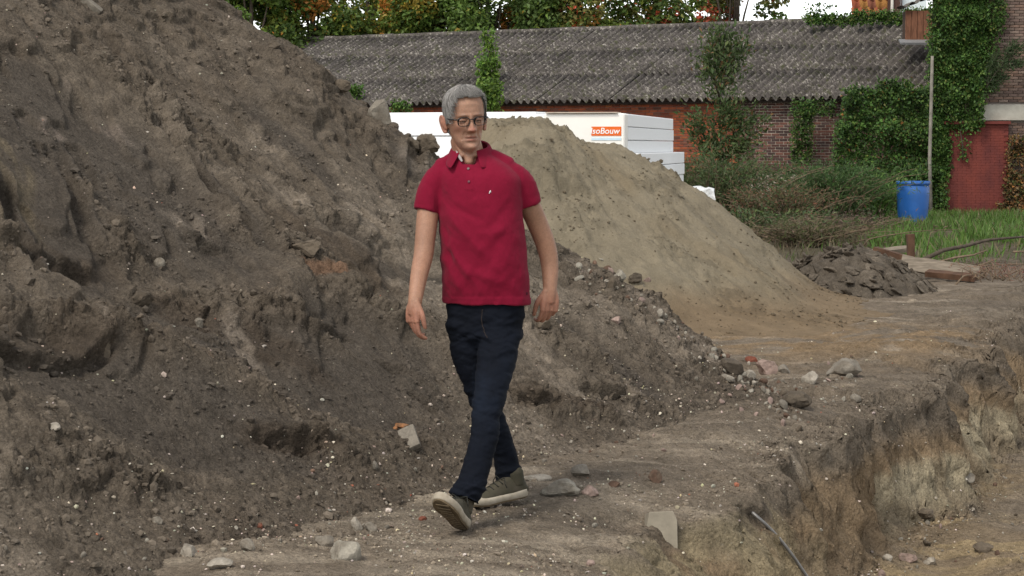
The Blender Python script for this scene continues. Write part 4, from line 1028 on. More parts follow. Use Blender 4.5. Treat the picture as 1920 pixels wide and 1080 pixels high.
# grey slab half buried in the slope, and the squared block at the very top left
def block(px, py, size, rots, colr, label, name, cat, lift=0.0):
    p = surf(px, py); mb = MB(); M3 = (Matrix.Rotation(rots[2], 3, 'Z') @ Matrix.Rotation(rots[1], 3, 'Y') @ Matrix.Rotation(rots[0], 3, 'X'))
    bm = bmesh.new(); bmesh.ops.create_cube(bm, size=1); bmesh.ops.subdivide_edges(bm, edges=bm.edges, cuts=5, use_grid_fill=True)
    V = np.array([v.co[:] for v in bm.verts]); F = np.array([[v.index for v in f.verts] for f in bm.faces]); bm.free()
    V = V * (1 - .10 * np.linalg.norm(V, axis=1)[:, None] ** 4) * np.array(size); V = V + .07 * min(size) * np.stack([vn(V[:, 0] * 30 + a * 7, V[:, 1] * 30, V[:, 2] * 30, 5) for a in range(3)], -1)
    c = np.array(PAL[colr]) * (1 + .2 * fbm(V[:, 0] * 12, V[:, 2] * 12, 3, 4))[:, None]
    me = np_mesh(name, V @ np.array(M3).T, F, M_STONE, c, smooth=False); o = link(name, me); o.location = Vector((p[0], p[1], p[2] + lift)); tag(o, label, cat); return o
block(767, 828, (.075, .028, .125), (R(-48), R(-24), 0), 'grey', 'grey brick slab lying on the slope left of the man', 'brick_slab', 'brick', .012)
block(172, 14, (.13, .06, .045), (R(20), R(40), R(10)), 'grey', 'grey squared block at the top of the heap', 'stone_block', 'stone', .01)
# concrete wedge in the bank
w0 = surf(1247, 1005); wm = w0[1] / FPX
fr_ = [(-24, 40), (22, 42), (29, 25), (29, -41), (-12, -20), (-30, 12)]; nwd = np.array([-.35, -.80, .30]); nwd /= np.linalg.norm(nwd)
Vw = [w0 + np.array([a * wm, 0, b * wm]) + nwd * .02 - np.array([0, .25, 0]) * 0 + np.array([0, (b + 20) * wm * .35, 0]) for a, b in fr_]; Vb = [np.array(v) + np.array([-.015, .10, -.03]) for v in Vw]
mb = MB(); mb.add(Vw + Vb, [tuple(range(5, -1, -1)), tuple(range(6, 12))] + [(j, (j + 1) % 6, 6 + (j + 1) % 6, 6 + j) for j in range(6)])
wo = mb.build('concrete_wedge', mat_plain('grey_concrete', (.235, .205, .155), .9, .2, 14, .4, 60, .004)); bv = wo.modifiers.new('bevel', 'BEVEL'); bv.width = .004; bv.segments = 2
tag(wo, 'pointed grey concrete wedge stuck in the bank of the pit', 'concrete wedge')
# steel bar sliding down into the pit
tq = np.linspace(0, 1, 6); bx_ = [(1414 + 98 * q_, 964 + 116 * q_ + 10 * math.sin(q_ * 3.1) * -1) for q_ in tq]; by_ = [surf(*q_)[1] - .025 for q_ in bx_]
y0_ = min(by_[0], by_[1] + .03); sl_ = float(np.clip(by_[5] - y0_, -.45, .2)); off_ = float(np.clip(max(y0_ + sl_ * tq[i] - by_[i] for i in range(6)), 0, .10))
rp = [at(1404, 955, y0_ + .06)] + [at(*bx_[i], y0_ + sl_ * tq[i] - off_) for i in range(6)] + [at(1545, 1122, y0_ + sl_ * 1.3 - off_)]
tag(MB().tube(rp, .0072, 8).build('steel_bar', mat_plain('galvanised_bar', (.20, .19, .18), .5, .15, 30, metal=.5), None, True), 'thin grey steel bar sticking out of the bank into the pit', 'steel bar')

# small stones one can still count, at the foot of the heap and along the path
small = []
def scatter_pick(V, wgt, n): return rng.choice(len(V), n, p=wgt / wgt.sum(), replace=False)
gband = np.exp(-((HVV - .12) / .28) ** 2) * ((HPX > -30) & (HPX < 1500) & (HPY < 1110)) * 1.0
ii = scatter_pick(HV, gband * (HV[:, 1] < 12), 110)
meshes, RV = [], []
for k in range(10):
    V, F = rock_verts((1, .85, .7), 900 + k, 6, .10, 2); cN = ['pale', 'grey', 'grey', 'conc', 'pink', 'soil', 'soil', 'grey', 'brown', 'conc'][k]
    RV.append((V, F, np.array(PAL[cN]) * (1 + .2 * fbm(V[:, 0] * 3, V[:, 2] * 3, 3, k))[:, None])); meshes.append(np_mesh('loose_stone', V, F, M_STONE, RV[-1][2], smooth=False))
def stones(name, items, keep, label, cat, group, rest, rest_label, flat=.8):
    """items: (point, size); the largest are things of their own, the small fry one uncountable mass"""
    items = sorted(items, key=lambda q: -q[1]); rv, rf, rc, nb = [], [], [], 0
    for t, (p, s) in enumerate(items):
        k = int(rng.integers(0, 10)); rot = tuple(rng.uniform(0, 6.28, 3)); sc = (s, s * float(rng.uniform(.75, 1.2)), s * flat)
        if t < keep:
            o = link(name, meshes[k]); o.scale = sc; o.location = Vector(p + [0, 0, s * .15]); o.rotation_euler = rot; tag(o, label, cat, group)
        else:
            A = np.array(Matrix.LocRotScale(Vector(p + [0, 0, s * .15]), __import__('mathutils').Euler(rot), Vector(sc)))
            V = RV[k][0] @ A[:3, :3].T + A[:3, 3]; rv.append(V); rf.append(RV[k][1] + nb); rc.append(RV[k][2] * rng.uniform(.8, 1.2)); nb += len(V)
    o = link(rest, np_mesh(rest, np.vstack(rv), np.vstack(rf), M_STONE, np.vstack(rc), smooth=False)); tag(o, rest_label, cat, kind='stuff')
stones('loose_stone', [(HV[i], float(np.exp(rng.normal(math.log(.019), .35)))) for i in ii], 16, 'small loose stone in the gravel at the foot of the soil heap', 'stone', 'loose stones along the heap foot', 'heap_foot_stones', 'scatter of small stones along the foot of the soil heap')
wg = ((GD < -.05) & (GV[:, 1] < 12) & (GV[:, 1] > 6.8) & (GPX < 1500) & (GPX > 500) & (GPY < 1110)) * 1.0 * (GV[:, 1] < 12)
hb = heap_base(GV[:, 0], GV[:, 1]); wg = wg * (hb < .02) * np.exp(-np.clip(-.0 - hb, 0, 1) * 4)
stones('path_stone', [(GV[i], float(np.exp(rng.normal(math.log(.014), .35)))) for i in scatter_pick(GV, wg, 70)], 8, 'small loose stone lying on the trodden path', 'stone', 'loose stones on the path', 'path_pebbles', 'scatter of pebbles over the trodden path')
wp = ((GD > GW * 1.3) & (GV[:, 1] < 16) & (GPX < 1960) & (GPY < 1110)) * 1.0
stones('pit_stone', [(GV[i], float(np.exp(rng.normal(math.log(.022), .4)))) for i in scatter_pick(GV, wp, 90)], 10, 'small loose stone on the floor of the pit', 'stone', 'loose stones on the pit floor', 'pit_pebbles', 'scatter of pebbles over the pit floor')
# band of broken rubble running down the right end of the heap in front of the sand
band = np.array([(1080, 470), (1150, 520), (1230, 575), (1310, 635), (1390, 690), (1450, 735), (1500, 765)], float); it = []
for t in range(210):
    u0 = rng.random() ** .8; q = np.array([np.interp(u0 * 6, range(7), band[:, 0]), np.interp(u0 * 6, range(7), band[:, 1])]) + rng.normal(size=2) * [16, 16] + [-6, 14]
    it.append((surf(q[0], q[1], 6), min(float(np.exp(rng.normal(math.log(.030), .45))), .085)))
stones('rubble_piece', it, 22, 'broken rubble piece in the band down the right end of the soil heap', 'rubble', 'rubble band in front of the sand heap', 'rubble_band', 'band of small rubble down the right end of the soil heap')
it = []
for t in range(90):
    q = np.array([rng.uniform(1380, 1620), 0]); q[1] = np.interp(q[0], [1380, 1500, 1620], [735, 740, 690]) + rng.normal() * 22
    it.append((surf(q[0], q[1], 6), min(float(np.exp(rng.normal(math.log(.026), .45))), .07)))
stones('rubble_piece', it, 12, 'loose rubble piece on the ground beyond the tip of the soil heap', 'rubble', 'rubble at the heap tip', 'rubble_scatter', 'scatter of small rubble beyond the tip of the soil heap')

# gravel, grit and crumbs (nobody could count them)
ICO = bmesh.new(); bmesh.ops.create_icosphere(ICO, subdivisions=1, radius=1); IV = np.array([v.co[:] for v in ICO.verts]); IF = np.array([[v.index for v in f.verts] for f in ICO.faces]); ICO.free()
def grit(name, pos, size, cols, label, cat):
    n = len(pos); sc = size[:, None, None] * rng.uniform(.55, 1.0, (n, 1, 3)) * np.array([1, 1, .8])
    V = IV[None] * (1 + .28 * rng.normal(size=(n, len(IV), 1)).clip(-1.2, 1.2)) * sc
    a = rng.uniform(0, 2 * np.pi, n); c_, s_ = np.cos(a)[:, None], np.sin(a)[:, None]
    V = np.stack([V[..., 0] * c_ - V[..., 1] * s_, V[..., 0] * s_ + V[..., 1] * c_, V[..., 2]], -1) + pos[:, None] + np.array([0, 0, .25]) * size[:, None, None]
    F = (IF[None] + (np.arange(n) * len(IV))[:, None, None]).reshape(-1, 3)
    o = link(name, np_mesh(name, V.reshape(-1, 3), F, M_STONE, np.repeat(cols, len(IV), 0), smooth=False)); tag(o, label, cat, kind='stuff'); return o
inv = (HPX > -120) & (HPX < 2000) & (HPY > -60) & (HPY < 1180) & (HV[:, 1] < 16)
patch = ss(-.15, .4, fbm(HU * 2.2, HVV * 2.2, 3, 888))
wt = inv * (.07 + .8 * np.exp(-((HVV - .15) / .42) ** 2) + .30 * patch + .35 * patch * (HU < 1.5) * (HVV < 2)) * (HVV > -.25)
i = scatter_pick(HV, wt, 12500)
sz = np.exp(rng.normal(math.log(.0042), .5, len(i))).clip(.0018, .016)
base = HC[i] * rng.uniform(.75, 1.4, (len(i), 1)); pk = palette(len(i), [PAL['pale'], PAL['grey'], PAL['pink'], PAL['red'], PAL['yel']], [2.4, 5, 1.2, .25, 1], .25)
cl = np.where(rng.random((len(i), 1)) < .13 + .22 * (HVV[i] < .5)[:, None] * patch[i][:, None], pk, base); grit('gravel', HV[i], sz, cl, 'fine grey gravel and crumbs over the soil heap', 'gravel')
i = scatter_pick(HV, inv * (.10 + patch) * (HVV > -.2), 5200); sz = np.exp(rng.normal(math.log(.010), .42, len(i))).clip(.004, .028)
grit('soil_crumbs', HV[i] - [0, 0, .002], sz, HC[i] * rng.uniform(.8, 1.25, (len(i), 1)), 'loose dark crumbs of soil over the heap face', 'soil crumbs')
invg = (GPX > -100) & (GPX < 2020) & (GPY < 1170) & (GV[:, 1] < 18) & (GV[:, 1] > 6.3)
pg = ss(-.2, .4, fbm(GV[:, 0] * 1.8, GV[:, 1] * 1.8, 3, 889)) + .15
i = scatter_pick(GV, invg * pg * (hb < .03) * np.clip(12 / GV[:, 1], .5, 2), 8500)
sz = np.exp(rng.normal(math.log(.0042), .5, len(i))).clip(.0018, .018); base = GC[i] * rng.uniform(.7, 1.3, (len(i), 1)); pk = palette(len(i), [PAL['pale'], PAL['grey'], PAL['dark'], PAL['red'], PAL['yel']], [3, 4, 2, .3, 1], .2)
grit('grit', GV[i], sz, np.where(rng.random((len(i), 1)) < .26, pk, base), 'fine grit and crumbs scattered over path and pit', 'grit')
iv = (SV[:, 2] > .0) & (SV[:, 1] < 19); i = scatter_pick(SV, iv * (.3 + ss(0, .5, fbm(SV[:, 0] * 2.2, SV[:, 1] * 2.2, 3, 23))), 2600)
grit('sand_crumbs', SV[i], np.exp(rng.normal(math.log(.0075), .45, len(i))).clip(.003, .026), np.where(rng.random((len(i), 1)) < .4, C(.115, .09, .06), SCOL[i] * .85), 'dark crumbs scattered over the sand heap', 'sand crumbs')

# ------------------------------------------------------------------ heap of dry soil flakes
FC = gpt(1592, 560, -.02); FC[1] += .9
fx = (at(1425, 500, FC[1])[0], at(1765, 500, FC[1])[0]); FCX = (fx[0] + fx[1]) / 2; FW = (fx[1] - fx[0]) / 2; FH = at(1560, 470, FC[1])[2]
def flake_base(x, y):
    r = np.hypot((x - FCX) / FW, (y - FC[1]) / 1.15); return -.08 + (FH + .08) * np.clip(1 - r ** 1.7, -.3, 1)
xs, ys = np.linspace(FCX - FW * 1.15, FCX + FW * 1.15, 130), np.linspace(FC[1] - 1.3, FC[1] + 1.3, 130); x, y = np.meshgrid(xs, ys)
z = flake_base(x, y) + .05 * clods(x * 6, y * 6, 21) + .03 * fbm(x * 5, y * 5, 3, 22)
fr0 = empty('soil_flake_heap', (FCX, FC[1], -.05)); tag(fr0, 'low heap of cracked grey soil flakes beyond the sand heap', 'soil heap')
cF = C(.118, .097, .074)
link('heap_core', np_mesh('heap_core', np.stack([x, y, z], -1).reshape(-1, 3), grid_faces(130, 130), M_SOIL, np.broadcast_to(cF * .85, (16900, 3))), fr0)
fmesh = []
for k in range(8):
    V, F = rock_verts((.22, .16, .05), 700 + k, 10, .06, 2); fmesh.append(np_mesh('soil_flake', V, F, M_SOIL, np.broadcast_to(cF * (.8 + .08 * k), (len(V), 3)), smooth=False))
cnt = 0
while cnt < 260:
    a, rr = rng.uniform(0, 2 * math.pi), math.sqrt(rng.uniform(0, 1.05)); x = FCX + FW * rr * math.cos(a); y = FC[1] + 1.15 * rr * math.sin(a)
    if y > FC[1] + .45: continue
    h = float(flake_base(np.array(x), np.array(y))); e = .02; gx_ = (float(flake_base(np.array(x + e), np.array(y))) - h) / e; gy_ = (float(flake_base(np.array(x), np.array(y + e))) - h) / e
    o = link('soil_flake', fmesh[cnt % 8], fr0, local=True); o.matrix_parent_inverse = fr0.matrix_basis.inverted()
    nrm = Vector((-gx_ + rng.normal() * .6 + .35, -gy_ + rng.normal() * .6, 1)).normalized(); s = float(np.clip(np.exp(rng.normal(-.5, .35)), .25, .95))
    o.matrix_basis = Matrix.Translation((x, y, h + .03)) @ nrm.to_track_quat('Z', 'Y').to_matrix().to_4x4() @ Matrix.Rotation(float(rng.uniform(0, 6.28)), 4, 'Z') @ Matrix.Diagonal((s, s * float(rng.uniform(.7, 1.2)), s, 1))
    cnt += 1

# ------------------------------------------------------------------ timber and branches
M_OLDW = mat_plain('old_grey_timber', (.20, .165, .125), .9, .35, 6, .4, 50, .004, stretch=(1, 1, 8))
M_BRNW = mat_plain('brown_timber', (.085, .045, .026), .9, .35, 8, .5, 50, .005)
def plank(a, b, wdt, th, mat, label, name='plank', cat='plank', roll=0.0):
    a, b = np.array(a, float) + [0, 0, .05], np.array(b, float) + [0, 0, .05]; d = Vector(b - a); L = d.length; q = d.to_track_quat('X', 'Z').to_matrix() @ Matrix.Rotation(roll, 3, 'X')
    mb = MB(); n = 7; V = []
    for i in range(n):
        t = i / (n - 1) - .5
        for y, z in ((-.5, -.5), (.5, -.5), (.5, .5), (-.5, .5)):
            j = rng.normal(size=2) * .03; V.append(Vector((a + b) / 2) + q @ Vector((t * L, (y + j[0]) * wdt, (z + j[1]) * th + .02 * math.sin(t * 4) * L * .1)))
    mb.add(V, [(i * 4 + k, i * 4 + (k + 1) % 4, i * 4 + 4 + (k + 1) % 4, i * 4 + 4 + k) for i in range(n - 1) for k in range(4)] + [(3, 2, 1, 0), tuple(range(n * 4 - 4, n * 4))])
    return tag(mb.build(name, mat), label, cat)
WY = 22.6
plank(at(1632, 482, 23.3), at(1702, 474, 23.3), .10, .05, M_OLDW, 'pale grey plank running up to the leaning post', roll=.3)
plank(at(1640, 476, 22.9), at(1800, 522, 22.2), .09, .07, M_BRNW, 'long dark plank sloping down across the leaning post')
plank(at(1711, 545, WY), at(1706, 447, WY), .09, .08, M_BRNW, 'rotten brown post stump standing beside the flake heap', 'post_stump', 'post')
plank(at(1690, 500, 22.1), at(1835, 522, 21.8), .16, .06, M_OLDW, 'broad weathered board lying on the earth', roll=1.2)
plank(at(1738, 520, 21.6), at(1830, 530, 21.3), .12, .06, M_BRNW, 'thick brown beam end under the weathered board', 'beam', 'beam', roll=.2)
def stick(pts, rad, label, mat=M_TWIG, cat='branch', name='branch'):
    q = [at(px, py - 4, Y) + np.array([0, 0, .03]) for px, py, Y in pts]; return tag(MB().tube(q, np.linspace(rad, rad * .45, len(q)), 7).build(name, mat, None, True), label, cat)
stick([(1728, 497, 23.4), (1768, 478, 23.6), (1810, 470, 23.9), (1850, 459, 24.2), (1890, 455, 24.4), (1930, 452, 24.6)], .028, 'long curved branch lying across the grass edge', M_BARK)
stick([(1745, 505, 23), (1790, 492, 23.1), (1825, 487, 23.2), (1850, 478, 23.3)], .018, 'second shorter branch below the long curved one')
stick([(1786, 550, 21), (1806, 527, 21.2), (1850, 517, 21.4)], .012, 'pale bent twig in front of the timber')
stick([(1900, 481, 23.4), (1930, 480, 23.5)], .014, 'pale stick at the right edge of the grass'); stick([(1890, 505, 23), (1930, 504, 23.1)], .012, 'thin pale stick lying below the other at right edge')
stick([(1618, 470, 22.6), (1628, 458, 22.6), (1638, 455, 22.6)], .008, 'reddish twig poking up left of the pale plank'); stick([(1836, 507, 22.4), (1862, 497, 22.5), (1870, 494, 22.5)], .010, 'short orange brown stick in the dark earth'); stick([(1738, 478, 23.8), (1745, 445, 23.8), (1762, 441, 23.8)], .007, 'thin upright stalk in front of the grass')
b = at(1800, 505, 22.8); branch_plant('brush_tangle', 'tangle of dark roots and brush between the branches', 'brush', b, arching(b + np.array([0, 0, -.1]), 40, .38, .9, (0, 0), .6, 11, .4), .05, [(.06, .04, .028), (.09, .06, .04), (.05, .06, .02)], [3, 2, 1], 400, 4.0, spread=.03)
b = at(1880, 525, 20.5); dst = branch_plant('dry_stalks', 'reddish dry stalks standing at the right edge of the earth', 'stalks', b, arching(b, 40, .22, .9, (0, 0), .3, 12, .6), .05, [(.12, .06, .045), (.14, .09, .06)], [3, 2], 250, 5.0, spread=.02, rad=.005)
for ch in dst.children: ch['kind'] = 'stuff'
# ================================================================== THE WALKING MAN
PY = 7.75
def pp(px, py, dy=0.0): return at(px, py, PY + dy)
def catmull(pts, n):
    P = np.array(pts, float); m = len(P); ts = np.linspace(0, m - 1, n); i = np.clip(ts.astype(int), 0, m - 2); t = (ts - i)[:, None]
    p0, p1, p2, p3 = P[np.maximum(i - 1, 0)], P[i], P[i + 1], P[np.minimum(i + 2, m - 1)]
    return .5 * (2 * p1 + (p2 - p0) * t + (2 * p0 - 5 * p1 + 4 * p2 - p3) * t ** 2 + (3 * p1 - p0 - 3 * p2 + p3) * t ** 3)
def limb(mb, pts, rad, n=22, seg=20, crisp=False, flat=1.0, ref=(0, -1, 0)):
    """tapered tube along a smooth path with rounded ends; flat squeezes it along ref"""
    q = catmull(np.c_[np.array(pts, float), np.array(rad, float)], n); P, r = q[:, :3], q[:, 3]
    d0 = (P[0] - P[1]) / np.linalg.norm(P[0] - P[1]); d1 = (P[-1] - P[-2]) / np.linalg.norm(P[-1] - P[-2])
    P = np.vstack([P[0] + d0 * r[0] * .55, P[0] + d0 * r[0] * .3, P]); r = np.concatenate([[r[0] * .45, r[0] * .8], r])
    if not crisp: P = np.vstack([P, P[-1] + d1 * r[-1] * .3, P[-1] + d1 * r[-1] * .55]); r = np.concatenate([r, [r[-1] * .8, r[-1] * .45]])
    ref = np.array(ref, float); V = []; m = len(P)
    for i in range(m):
        t = P[min(i + 1, m - 1)] - P[max(i - 1, 0)]; t /= np.linalg.norm(t)
        a = ref - t * (ref @ t); a /= np.linalg.norm(a) + 1e-9; b_ = np.cross(t, a)
        for j in range(seg):
            th = 2 * math.pi * j / seg; V.append(P[i] + r[i] * (a * math.cos(th) * flat + b_ * math.sin(th)))
    F = [(i * seg + j, i * seg + (j + 1) % seg, i * seg + seg + (j + 1) % seg, i * seg + seg + j) for i in range(m - 1) for j in range(seg)]
    F += [tuple(range(seg - 1, -1, -1)), tuple(range((m - 1) * seg, m * seg))]
    mb.add(V, F)
def ring_loft(mb, rings, seg=40, ex=2.3, n=None):
    """rings: (centre, half-width, half-depth front, half-depth back); side/front axes given by TS/TF"""
    A = np.array([[*r[0], r[1], r[2], r[3]] for r in rings], float)
    if n: A = catmull(A, n)
    V = []
    for r in A:
        for j in range(seg):
            th = 2 * math.pi * j / seg; c, s = math.cos(th), math.sin(th)
            k = (abs(c) ** ex + abs(s) ** ex) ** (-1 / ex)
            V.append(r[:3] + TS * (c * k * r[3]) + TF * (s * k * (r[4] if s > 0 else r[5])))
    m = len(A)
    F = [(i * seg + j, i * seg + (j + 1) % seg, i * seg + seg + (j + 1) % seg, i * seg + seg + j) for i in range(m - 1) for j in range(seg)]
    F += [tuple(range(seg - 1, -1, -1)), tuple(range((m - 1) * seg, m * seg))]
    mb.add(V, F)
def fuse(mb, name, voxel, smooth=4, fac=.5):
    """one continuous skin over overlapping solids -> (verts, quads)"""
    me = mb.mesh(name); bm = bmesh.new(); bm.from_mesh(me); bmesh.ops.recalc_face_normals(bm, faces=bm.faces); bm.to_mesh(me); bm.free()
    o = bpy.data.objects.new(name, me); COL.objects.link(o)
    r = o.modifiers.new('remesh', 'REMESH'); r.mode = 'VOXEL'; r.voxel_size = voxel; r.adaptivity = 0
    s = o.modifiers.new('smooth', 'SMOOTH'); s.iterations = smooth; s.factor = fac
    dg = bpy.context.evaluated_depsgraph_get(); ev = bpy.data.meshes.new_from_object(o.evaluated_get(dg))
    bpy.data.objects.remove(o); bpy.data.meshes.remove(me)
    ev.name = name; return ev
def mverts(me):
    a = np.empty(len(me.vertices) * 3, np.float32); me.vertices.foreach_get('co', a); return a.reshape(-1, 3).astype(float)
def mnorm(me):
    a = np.empty(len(me.vertices) * 3, np.float32); me.vertices.foreach_get('normal', a); return a.reshape(-1, 3).astype(float)
def set_verts(me, V): me.vertices.foreach_set('co', V.astype(np.float32).ravel()); me.update()
def set_col(me, c):
    a = me.attributes.get('Col') or me.attributes.new('Col', 'FLOAT_COLOR', 'POINT')
    a.data.foreach_set('color', np.c_[np.clip(c, 0, 1), np.ones(len(c))].astype(np.float32).ravel())
def shade(me): me.polygons.foreach_set('use_smooth', [True] * len(me.polygons))
man = empty('person', (pp(915, 965)[0], PY, 0))
tag(man, 'grey haired man in a dark red polo shirt and jeans, walking past the heap', 'person')

TURN = R(24)
TF = np.array([-math.sin(TURN), -math.cos(TURN), 0]); TS = np.array([math.cos(TURN), -math.sin(TURN), 0]); UP = np.array([0, 0, 1.0])
PX = 1 / 479.0

# ---------------------------------------------------------------- skin: head, neck, arms, hands in one body
HC_ = pp(872, 223.5, -.035)                                # head centre at eye height
hy, hp, hr = R(-17), R(4), R(-4)                         # turn to the picture's right, look down, slight tilt
HM = np.array(Matrix.Rotation(-hy, 3, 'Z') @ Matrix.Rotation(hp, 3, 'X') @ Matrix.Rotation(hr, 3, 'Y'))
def hw(p): return HC_ + np.asarray(p, float) @ HM.T      # head space: x = his left, -y = forward, z = up
hz = [-.124, -.118, -.105, -.085, -.06, -.03, 0, .03, .06, .085, .105, .118, .124]
hwid = [.014, .026, .040, .051, .059, .066, .0705, .073, .0735, .067, .051, .031, .012]
hfr = [.060, .074, .083, .083, .082, .083, .082, .087, .087, .077, .057, .034, .012]
hbk = [.00, .005, .012, .028, .055, .078, .092, .100, .102, .092, .070, .042, .014]
def g2(x, z, cx, cz, sx, sz): return np.exp(-((x - cx) / sx) ** 2 - ((z - cz) / sz) ** 2)
def face_relief(x, z):
    ax = np.abs(x)
    t = np.clip((.022 - z) / .056, 0, 1)
    nose = np.where((z < .03) & (z > -.062), np.exp(-(x / (.0085 + .006 * t)) ** 2) * (.006 + .023 * t ** 1.1) * ss(-.052, -.038, z) * ss(.034, .012, z), 0)
    r = nose + .010 * g2(ax, z, .0145, -.036, .0065, .007)
    r = r - .0115 * g2(ax, z, .030, .000, .017, .0105) + .0065 * g2(ax, z, .027, .0205, .020, .0065) + .003 * g2(x, z, 0, .022, .012, .012)
    r = r + .0055 * g2(ax, z, .046, -.022, .016, .014) - .004 * g2(ax, z, .040, -.055, .014, .018) - .004 * g2(ax, z, .026, -.055, .006, .016)
    r = r + .0055 * g2(x, z, 0, -.0625, .022, .0042) - .0065 * g2(x, z, 0, -.0685, .026, .0028) + .0055 * g2(x, z, 0, -.0755, .019, .0045) - .005 * g2(x, z, 0, -.086, .020, .005) + .007 * g2(x, z, 0, -.104, .020, .011)
    r = r - .0016 * np.sin((z - .04) / .0065) * g2(x, z, 0, .055, .035, .014) - .004 * g2(ax, z, .064, .045, .014, .02)
    r = r + .0025 * g2(ax, z, .030, -.016, .014, .004)
    # lines of age: nose-to-mouth folds, slack cheeks, brow furrow
    for (x0, z0, x1, z1, am, wd) in ((.019, -.034, .034, -.072, -.0042, .0034), (.034, -.072, .031, -.098, -.003, .003), (.018, -.014, .040, -.022, -.0018, .003), (.004, .014, .005, .030, -.002, .0022)):
        L = math.hypot(x1 - x0, z1 - z0); ex, ez = (x1 - x0) / L, (z1 - z0) / L; l = np.clip((ax - x0) * ex + (z - z0) * ez, 0, L)
        r = r + am * np.exp(-(((ax - x0 - ex * l) ** 2 + (z - z0 - ez * l) ** 2) / wd ** 2))
    r = r + .004 * g2(ax, z, .040, -.080, .010, .016) - .005 * g2(ax, z, .050, -.046, .012, .014)
    return r
body = MB(); seg, nz_ = 120, 110
zz = np.linspace(-.124, .124, nz_); zi = lambda a: np.interp(zz, hz, a)
Wd, Fr, Bk = zi(hwid), zi(hfr), zi(hbk)
for arr in (Wd, Fr, Bk):
    k = np.ones(7) / 7; arr[3:-3] = np.convolve(arr, k, 'valid')
V = []
for i, z in enumerate(zz):
    for j in range(seg):
        th = 2 * math.pi * j / seg; c, s = math.cos(th), math.sin(th); e = 2.25
        kk = (abs(c) ** e + abs(s) ** e) ** (-1 / e)
        x = c * kk * Wd[i]; y = s * kk * (Fr[i] if s < 0 else Bk[i])
        if s < 0: y -= float(face_relief(np.array(x), np.array(z))) * ss(0, .45, -s)
        V.append(hw((x, y, z)))
F = [(i * seg + j, i * seg + (j + 1) % seg, i * seg + seg + (j + 1) % seg, i * seg + seg + j) for i in range(nz_ - 1) for j in range(seg)] + [tuple(range(seg - 1, -1, -1)), tuple(range((nz_ - 1) * seg, nz_ * seg))]
body.add(V, F)
for sgn in (-1, 1):                                       # ears: rim, lobe and root
    e0 = np.array([sgn * .071, .012, -.012])
    loop = [e0 + np.array([sgn * .004, -.012, -.022]), e0 + np.array([sgn * .010, -.010, .0]), e0 + np.array([sgn * .013, -.004, .022]), e0 + np.array([sgn * .019, .010, .028]), e0 + np.array([sgn * .021, .018, .012]), e0 + np.array([sgn * .017, .012, -.012]), e0 + np.array([sgn * .009, .000, -.032]), e0 + np.array([sgn * .003, -.008, -.030])]
    limb(body, [hw(p) for p in loop], [.004, .005, .005, .0055, .0055, .0055, .0075, .005], 26, 10)
    limb(body, [hw(e0 + np.array([sgn * .000, -.004, .012])), hw(e0 + np.array([sgn * .010, .004, .004])), hw(e0 + np.array([sgn * .004, -.003, -.020]))], [.013, .0135, .010], 10, 12)
    limb(body, [hw(e0 + np.array([sgn * .010, .002, .020])), hw(e0 + np.array([sgn * .014, .010, .012])), hw(e0 + np.array([sgn * .010, .004, -.010]))], [.009, .010, .009], 8, 10)
nb_, nt_ = pp(884, 312, .02), hw((0, .018, -.075))
limb(body, [nb_, (nb_ + nt_) / 2 + [0, .0, 0], nt_], [.068, .061, .058], 14, 28, flat=.98, ref=TF)
for s in (-1, 1):                                         # cords of the neck and the throat
    limb(body, [hw((s * .045, .0, -.075)), pp(880 + s * 12, 292, -.055)], [.012, .010], 8, 10)
limb(body, [hw((0, -.045, -.112)), pp(879, 285, -.050), pp(880, 305, -.062)], [.020, .022, .016], 10, 12)
